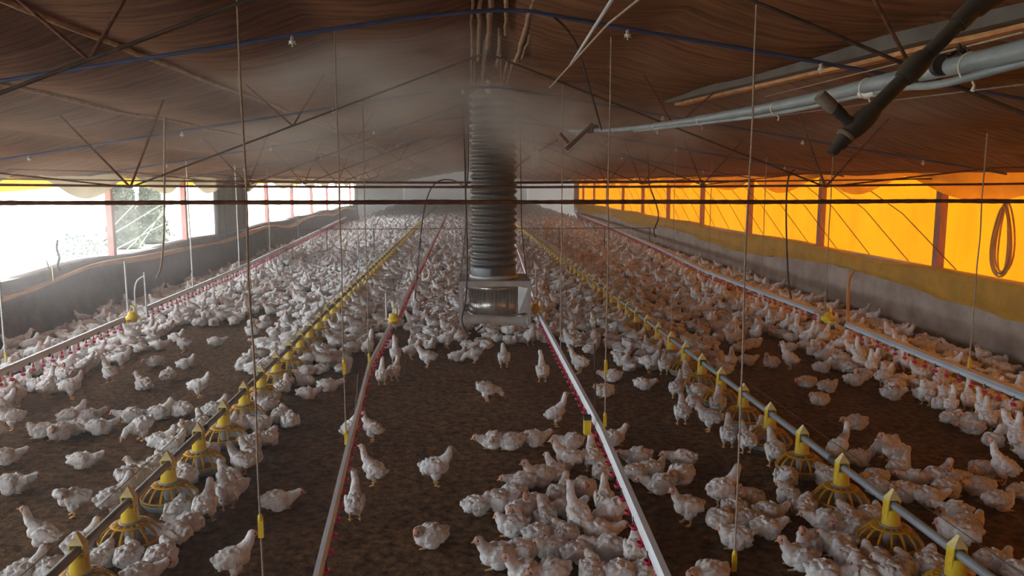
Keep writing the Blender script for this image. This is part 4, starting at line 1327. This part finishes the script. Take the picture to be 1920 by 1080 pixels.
# positions read off the photograph: foot point, pose, heading (0 = +X, 90 = away)
CODE = {'S': 'stand', 'T': 'tall', 'K': 'peck', 'P': 'preen', 'I': 'sit', 'U': 'tuck', 'L': 'lie'}
HAND = '''88 745 T 60;133 747 S 20;130 702 T 80;160 703 S 45;207 716 T 160;185 668 I 200;211 663 L 0;228 690 S 0;271 730 I 150;316 713 U 80;347 690 I 10;
291 685 L 200;263 660 L 180;297 655 L 5;346 660 S 180;405 648 L 10;256 629 I 190;283 634 T 80;308 624 I 30;330 640 I 0;372 744 S 10;246 790 L 180;298 784 I 20;339 778 U 170;
266 824 K 230;374 805 I 120;402 778 I 40;352 812 I 260;80 818 U 200;114 822 U 240;150 812 L 180;186 812 L 0;136 792 I 10;166 790 L 20;25 805 S 200;-8 830 T 190;30 747 I 180;2 770 S 30;
302 838 I 20;12 868 L 15;155 875 L 5;24 922 L 10;141 966 P 200;84 1034 T 180;152 1036 I 50;213 970 S 55;248 926 K 40;270 895 I 190;294 884 U 80;322 846 I 20;356 902 U 100;331 968 U 85;387 978 S 85;
427 955 S 130;455 893 S 160;430 905 I 130;303 1018 L 150;342 1004 L 170;238 1058 U 80;304 1062 U 95;266 1094 L 30;196 1062 U 100;94 1088 L 0;52 1092 I 20;437 1086 S 40;
657 826 T 20;700 826 T 170;716 721 T 85;739 714 S 80;742 680 T 100;770 673 S 0;803 688 S 190;856 676 I 10;890 680 K 200;945 690 S 80;912 750 K 350;790 640 L 180;816 642 L 0;842 637 I 10;862 640 L 20;
575 747 L 5;527 792 U 70;501 768 I 180;615 732 L 10;572 722 I 170;527 733 I 80;495 836 U 60;488 805 U 200;576 703 L 0;585 668 I 40;562 678 I 190;630 658 S 180;662 642 L 160;690 668 T 60;540 700 S 60;510 705 I 200;600 700 L 180;
520 953 L 5;666 975 T 100;703 908 T 175;815 908 S 5;808 1021 U 185;897 960 U 10;940 1058 I 190;
1017 716 T 95;1087 700 S 150;1071 658 S 120;1106 662 I 40;1133 742 U 200;1148 714 L 180;1205 729 L 0;1041 798 T 5;1000 834 L 10;958 840 L 180;925 838 L 200;1072 840 L 190;1150 832 I 10;
1166 668 L 10;1150 642 I 200;1235 642 U 80;1213 668 S 80;1246 703 S 70;1278 796 S 85;1302 775 K 40;1268 748 S 60;1331 808 S 160;1322 755 K 20;1400 684 L 5;1358 700 I 180;1345 672 I 90;1385 660 L 30;
985 914 L 170;1012 907 I 200;1036 900 I 100;960 938 L 190;975 978 U 230;1003 962 I 240;1022 988 I 80;1062 968 L 0;1092 1003 T 110;1132 968 S 70;1096 928 U 260;1068 887 S 170;1110 884 S 80;1131 898 U 60;1150 990 K 190;
1012 1020 L 10;1042 1046 U 200;1030 1088 L 180;1110 1086 U 80;1166 1090 L 0;1190 1062 T 70;1216 1086 U 60;1140 1044 L 170;962 1000 U 190;972 1050 L 0;1072 1050 L 30;1048 940 I 60;1118 1010 L 350;990 1090 I 200;1060 1020 U 90;930 955 L 0;
1196 870 L 180;1190 899 L 0;1238 922 L 180;1280 872 L 170;1276 903 L 200;1220 892 L 20;1290 982 S 185;1354 955 S 10;1380 1024 U 180;1350 990 L 60;1402 990 L 10;1432 1003 L 20;1404 950 I 200;1440 975 L 350;1330 1092 L 180;1375 970 U 90;
1605 803 L 180;1677 874 S 190;1536 758 U 200;1512 724 L 180;1550 734 L 0;1481 692 T 180;1446 688 I 200;1540 697 I 10;1576 664 T 20;1610 684 T 70;1633 704 T 60;1670 748 L 5;1600 722 L 0;1690 722 L 0;1658 712 I 60;1782 778 T 60;1757 748 U 200;1850 806 T 60;1862 836 I 20;1905 846 T 40;1700 700 S 80;
1461 613 T 40;1496 637 T 90;1530 640 T 80;1555 645 U 40;1480 658 L 170;1508 655 L 0;1815 770 T 70;1842 790 T 80;
1455 876 S 95;1478 943 U 90;1507 965 U 60;1490 900 U 240;1546 990 L 170;1602 985 U 80;1617 984 U 30;1602 1006 L 175;1576 1044 U 150;1592 1056 U 120;1641 1066 U 100;1702 1078 U 60;1500 1063 I 185;1522 1032 I 200;1548 1094 L 350;1622 1094 U 90;1662 1098 U 80;1740 1084 U 70;1770 1094 L 10;
1640 908 L 190;1700 938 U 180;1731 943 L 0;1762 908 I 10;1577 868 T 10;1660 860 K 200;1790 910 I 190;1871 953 U 0;1880 905 T 170;1842 895 L 190;1915 935 L 0;1812 998 L 10;1790 972 L 150;1775 930 L 20;1835 925 L 180;1800 1038 S 150;1870 1072 L 5;1900 1085 I 10;1715 910 L 170;1685 890 I 30;1650 930 L 0;
1600 870 L 10;1790 1015 U 170;410 945 I 20;440 925 L 200;470 870 I 120;480 840 U 60;545 800 U 100;455 800 I 200;420 815 I 30;390 860 U 250;1430 830 I 60;1400 850 S 80;1365 840 S 60;1520 900 U 100;1345 780 S 60;1310 735 I 200;1285 720 S 70;1255 665 U 60'''
rnd = random.Random(77)
birds = []                                        # x, y, pose, heading, hand
for e in HAND.replace('\n', '').split(';'):
    a = e.split()
    if len(a) != 4: continue
    p = G(float(a[0]), float(a[1]), 0)
    birds.append([p.x, p.y, CODE[a[2]], math.radians(float(a[3]) + rnd.uniform(-14, 14)), True])
def wl_dist(x, y):
    best = 9
    for pts in WLPTS:
        for q in pts:
            d = (q.x - x) ** 2 + (q.y - y) ** 2
            if d < best: best = d
    return math.sqrt(best)
def to_px(x, y, z=0.0):
    v = Vector((x, y, z - CAMH))
    d = v.dot(fw)
    return 960 + F * v.dot(rt) / d, 540 - F * v.dot(up) / d
# relax the hand-placed birds a little so that none stand inside each other or inside a pan
def relax(B, it=30):
    for _ in range(it):
        mv = 0
        for i in range(len(B)):
            for j in range(i + 1, len(B)):
                dx, dy = B[i][0] - B[j][0], B[i][1] - B[j][1]
                d = math.hypot(dx, dy)
                if d < 0.152:
                    if d < 1e-4: dx, dy, d = 0.01, 0, 0.01
                    k = (0.152 - d) / 2 / d
                    B[i][0] += dx * k; B[i][1] += dy * k; B[j][0] -= dx * k; B[j][1] -= dy * k; mv = 1
            for (px_, py_, _, _) in pans[:14] + [q for q in pans if q[2] == 'right'][:14]:
                dx, dy = B[i][0] - px_, B[i][1] - py_
                d = math.hypot(dx, dy)
                lim = 0.235
                if d < lim:
                    if d < 1e-4: dx, d = 0.01, 0.01
                    B[i][0] += dx * (lim - d) / d; B[i][1] += dy * (lim - d) / d
        if not mv: break
relax(birds)
cell = {}
def ok_place(x, y, md):
    cx, cyy = int(x // 0.2), int(y // 0.2)
    for a in range(cx - 1, cx + 2):
        for b_ in range(cyy - 1, cyy + 2):
            for (qx, qy) in cell.get((a, b_), ()):
                if (qx - x) ** 2 + (qy - y) ** 2 < md * md:
                    return False
    return True
def put(x, y):
    cell.setdefault((int(x // 0.2), int(y // 0.2)), []).append((x, y))
for q in birds: put(q[0], q[1])
pan_near = [(q[0], q[1]) for q in pans]
pc = {}
for (qx, qy) in pan_near:
    for a in (-1, 0, 1):
        for b_ in (-1, 0, 1):
            pc.setdefault((int(qx // 0.3) + a, int(qy // 0.3) + b_), []).append((qx, qy))
def density(x, y):
    fx = min(abs(x - lines['left'](y).x), abs(x - lines['right'](y).x))
    d = 0.34 if y < 11 else 0.55 if y < 14 else 0.75 if y < 20 else 0.9
    if fx < 0.75: d = 1.0
    if y < 17 and -3.5 < x < -2.8: d = 0.10 if y < 13.5 else 0.4
    if y < 11.5 and -1.15 < x < -0.62: d = 0.15
    if y < 15 and 3.2 < x < 3.75: d = 0.25
    if x > 4.3: d = 0.85 if y < 12 else 1.0
    if x < -4.2: d = 0.8
    if -4.15 < x < -3.5 and y > 10: d = 1.0
    if 3.7 < x < 4.3 and y > 9: d = 0.9
    if abs(x - hx) < 0.62 and abs(y - hy) < 0.6: d = 0.25
    return d
rnd = random.Random(5)
for k in range(80000):
    y = 5.2 + (83 - 5.2) * rnd.random()
    if y > 45 and rnd.random() < 0.35: continue
    x = rnd.uniform(XL + 0.3, XR - 0.25)
    px, py = to_px(x, y)
    if px < -120 or px > 2040 or py > 1100: continue
    wing = x < -4.3 or x > 4.4
    fx = min(abs(x - lines['left'](y).x), abs(x - lines['right'](y).x))
    lim = 9999 if wing else 612 if px < 470 else 612 if px > 1420 else 655
    if fx < 0.62 and not wing: lim = max(lim, 700)
    if py > lim: continue
    if rnd.random() > density(x, y): continue
    bad = False
    for (qx, qy) in pc.get((int(x // 0.3), int(y // 0.3)), ()):
        if (qx - x) ** 2 + (qy - y) ** 2 < 0.235 ** 2: bad = True
    if bad: continue
    if not ok_place(x, y, 0.15 if y < 20 else 0.168): continue
    put(x, y)
    wdst = wl_dist(x, y) if y < 30 else 9
    if wdst < 0.22:
        pose = rnd.choice(['tall', 'stand', 'tuck']); hdg = rnd.uniform(0, 6.28)
    elif fx < 0.5:
        pose = rnd.choice(['peck', 'tuck', 'tuck', 'sit', 'stand', 'lie'])
        ln = lines['left'] if x < 0.2 else lines['right']
        hdg = (0 if ln(y).x > x else PI) + rnd.uniform(-0.8, 0.8)
    else:
        pose = rnd.choice(['lie', 'lie', 'tuck', 'tuck', 'tuck', 'sit', 'stand']); hdg = rnd.uniform(0, 6.28)
    birds.append([x, y, pose, hdg, False])

def view_size(q):
    return -(q[1] + 0.0001 * abs(q[0]))
vis = []
for q in birds:
    px, py = to_px(q[0], q[1], 0.1)
    q.append((px, py))
inview = [q for q in birds if -30 < q[5][0] < 1950 and q[5][1] < 1110]
inview.sort(key=view_size, reverse=True)
single = inview[:300]
sid = set(id(q) for q in single)
flock = [q for q in birds if id(q) not in sid]

# labels: pose, facing, place, then a rank by distance where several agree
POSEW = {'stand': 'standing', 'tall': 'neck raised', 'peck': 'pecking', 'preen': 'preening', 'sit': 'sitting', 'tuck': 'hunched', 'lie': 'lying down'}
def facing(hdg, x, y):
    rel = (hdg - math.atan2(y, x) + PI) % (2 * PI) - PI           # 0: straight away
    a = abs(rel)
    if a < 0.7: return 'facing away'
    if a > 2.45: return 'facing camera'
    return 'facing curtain' if rel < 0 else 'facing open side'
def place(x, y):
    best, bi = 9, None
    for (qx, qy, sd_, n_) in pans[:]:
        d = math.hypot(qx - x, qy - y)
        if d < best: best, bi = d, (sd_, n_)
    if best < 0.42:
        return 'at the dusty feed pipe' if bi[0] == 'left' else 'at the clean feed pipe'
    for i, pts in enumerate(WLPTS):
        for q in pts:
            if math.hypot(q.x - x, q.y - y) < 0.33:
                return ('by the sackcloth-side drinker line', 'by the dusty drinker line', 'by the straight drinker line', 'by the broad drinker line')[i // 2]
    xs_ = [pts_x(0, y), lines['left'](y).x, pts_x(1, y), pts_x(2, y), lines['right'](y).x, pts_x(3, y)]
    nm = ['against the sackcloth wall', 'between sackcloth-side drinkers and dusty pipe', 'between dusty pipe and dusty drinkers', 'on middle litter before heater',
          'between straight drinkers and clean pipe', 'between clean pipe and broad drinkers', 'along the concrete wall']
    k_ = sum(1 for v in xs_ if x > v)
    return nm[k_]
def pts_x(i, y):
    pts = WLPTS[2 * i] + WLPTS[2 * i + 1]
    return min(pts, key=lambda q: abs(q.y - y)).x
groups = {}
for q in single:
    key = (POSEW[q[2]], facing(q[3], q[0], q[1]), place(q[0], q[1]))
    q.append(key)
    groups.setdefault(key, []).append(q)
for q in single:
    g_ = groups[q[6]]
    k_ = g_.index(q)
    pose, fc, pl = q[6]
    if len(g_) == 1:
        q.append(f'white chicken {pose}, {fc}, {pl}')
    else:
        q.append(f'white chicken {pose}, {fc}, {ordw(k_ + 1)} from camera {pl}')
rnd = random.Random(21)
first = {}
for q in single:
    x, y, pose, hdg = q[:4]
    vi = rnd.randrange(len(VAR[pose]))
    key = (pose, vi)
    if key not in first:
        o = bpy.data.objects.new('chicken', VAR[pose][vi])
        first[key] = o
    else:
        o = first[key].copy()
    COL.objects.link(o)
    s = rnd.uniform(0.74, 0.84) * (0.92 if pose == 'tall' else 1.0)
    o.location = (x, y, -0.004)
    o.rotation_euler = (0, 0, hdg)
    o.scale = (s, s * rnd.uniform(0.96, 1.08), s * rnd.uniform(0.95, 1.06))
    tag(o, q[7], 'chicken', 'white chickens on the litter')

# the rest of the flock: past the 300 nearest, one crowd
LOD = {}
for p in POSES:
    LOD[p] = [[decimated(me, f) for me in VAR[p]] for f in (420, 130, 48)]
V_, T_, M_ = [], [], []
off = 0
for q in flock:
    x, y, pose, hdg = q[:4]
    lv = 0 if y < 18 else 1 if y < 34 else 2
    co, tr, mi = LOD[pose][lv][rnd.randrange(len(VAR[pose]))]
    s = rnd.uniform(0.72, 0.84)
    c, s_ = math.cos(hdg) * s, math.sin(hdg) * s
    P_ = np.empty_like(co)
    P_[:, 0] = co[:, 0] * c - co[:, 1] * s_ + x
    P_[:, 1] = co[:, 0] * s_ + co[:, 1] * c + y
    P_[:, 2] = co[:, 2] * s - 0.004
    V_.append(P_); T_.append(tr + off); M_.append(mi)
    off += len(co)
V_ = np.concatenate(V_); T_ = np.concatenate(T_).astype(np.int32); M_ = np.concatenate(M_).astype(np.int32)
fm = bpy.data.meshes.new('chicken_flock')
fm.vertices.add(len(V_)); fm.vertices.foreach_set('co', V_.astype(np.float32).ravel())
fm.loops.add(len(T_) * 3); fm.loops.foreach_set('vertex_index', T_.ravel())
fm.polygons.add(len(T_)); fm.polygons.foreach_set('loop_start', np.arange(0, len(T_) * 3, 3, dtype=np.int32))
for m_ in CH_MATS: fm.materials.append(m_)
fm.polygons.foreach_set('material_index', M_)
fm.polygons.foreach_set('use_smooth', np.ones(len(T_), bool))
fm.update(calc_edges=True)
fo = bpy.data.objects.new('chicken_flock', fm)
COL.objects.link(fo)
tag(fo, 'distant crowd of white chickens covering the far litter', 'chickens', None, 'stuff')
print('birds', len(birds), 'single', len(single), 'flock', len(flock), 'verts', len(V_), 'Ymax single', max(q[1] for q in single))

# ================================================================== HAZE AND MIST
def vol_mat(name, dens, col=(0.93, 0.93, 0.95), g=0.2, puff=False, nscale=1.6, seed=0):
    m = bpy.data.materials.new(name)
    m.use_nodes = True
    nt = m.node_tree
    nt.nodes.remove(nt.nodes['Principled BSDF'])
    out = nt.nodes['Material Output']
    v = N(nt, 'ShaderNodeVolumeScatter')
    v.inputs['Color'].default_value = (*col, 1)
    v.inputs['Anisotropy'].default_value = g
    v.inputs['Density'].default_value = dens
    nt.links.new(v.outputs[0], out.inputs['Volume'])
    if puff:
        tc = N(nt, 'ShaderNodeTexCoord')
        ln = N(nt, 'ShaderNodeVectorMath', operation='LENGTH')
        nt.links.new(tc.outputs['Object'], ln.inputs[0])
        mr = N(nt, 'ShaderNodeMapRange', interpolation_type='SMOOTHSTEP')
        mr.inputs['From Min'].default_value = 1.0
        mr.inputs['From Max'].default_value = 0.15
        nt.links.new(ln.outputs['Value'], mr.inputs['Value'])
        mp = N(nt, 'ShaderNodeMapping')
        mp.inputs['Location'].default_value = (seed * 3.1, seed * 1.7, 0)
        nt.links.new(tc.outputs['Object'], mp.inputs['Vector'])
        nz = N(nt, 'ShaderNodeTexNoise', Scale=nscale, Detail=3, Roughness=0.55)
        nt.links.new(mp.outputs['Vector'], nz.inputs['Vector'])
        m2 = N(nt, 'ShaderNodeMapRange')
        m2.inputs['From Min'].default_value = 0.34
        m2.inputs['From Max'].default_value = 0.68
        nt.links.new(nz.outputs['Fac'], m2.inputs['Value'])
        a = N(nt, 'ShaderNodeMath', operation='MULTIPLY')
        nt.links.new(mr.outputs['Result'], a.inputs[0]); nt.links.new(m2.outputs['Result'], a.inputs[1])
        c = N(nt, 'ShaderNodeMath', operation='MULTIPLY')
        nt.links.new(a.outputs[0], c.inputs[0]); c.inputs[1].default_value = dens
        nt.links.new(c.outputs[0], v.inputs['Density'])
    return m
b = MB()
b.box(((XL + XR) / 2, (YB + YE) / 2, 1.75), (XR - XL - 0.02, YE - YB - 0.1, 3.3))
hz = b.build('haze', vol_mat('haze', 0.0070, col=(0.95, 0.90, 0.86), g=0.55))
tag(hz, 'thin dusty haze filling the whole shed', 'haze', None, 'stuff')
puffs = [  # px, py, Y, radii, density
    (640, 70, 6.3, (1.7, 1.4, 0.7), 1.3), (840, 170, 8.2, (1.6, 1.5, 0.62), 0.85), (1030, 240, 8.6, (1.0, 1.2, 0.6), 1.7), (945, 190, 9.3, (0.6, 0.6, 0.42), 2.6),
    (1200, 250, 7.6, (1.1, 1.2, 0.4), 0.7), (600, 230, 10.0, (2.3, 2.2, 0.8), 0.5), (900, 310, 19.0, (3.6, 4.5, 1.0), 0.22), (250, 190, 6.5, (2.0, 2.2, 0.7), 0.22),
    (120, 420, 11.0, (2.4, 4.4, 1.5), 0.20), (1560, 200, 6.0, (1.2, 1.6, 0.4), 0.30)]  # first one here is added to stand in for the opening's bloom
ico = bmesh.new(); bmesh.ops.create_icosphere(ico, subdivisions=3, radius=1.0)
ime = bpy.data.meshes.new('mist'); ico.to_mesh(ime); ico.free()
for i, (px, py, Y, rad, dn) in enumerate(puffs):
    me = ime.copy()
    me.materials.append(vol_mat('mist', dn, col=(0.95, 0.88, 0.85), g=0.1, puff=True, seed=i + 1))
    o = bpy.data.objects.new('mist', me)
    COL.objects.link(o)
    o.location = D(px, py, Y)
    o.scale = rad
    tag(o, 'water mist drifting under the roof ' + ('before the nearest blue hose', 'beside the top of the black duct', 'at the forked pipe bracket', 'wrapping the top of the black duct',
        'around the far run of the grey pipe', 'over the far trusses of the open side', 'before the end wall', 'over the first truss, open side', 'added as bloom before the bright opening', 'behind the black fogger')[i], 'mist', 'mist under the roof', 'stuff')
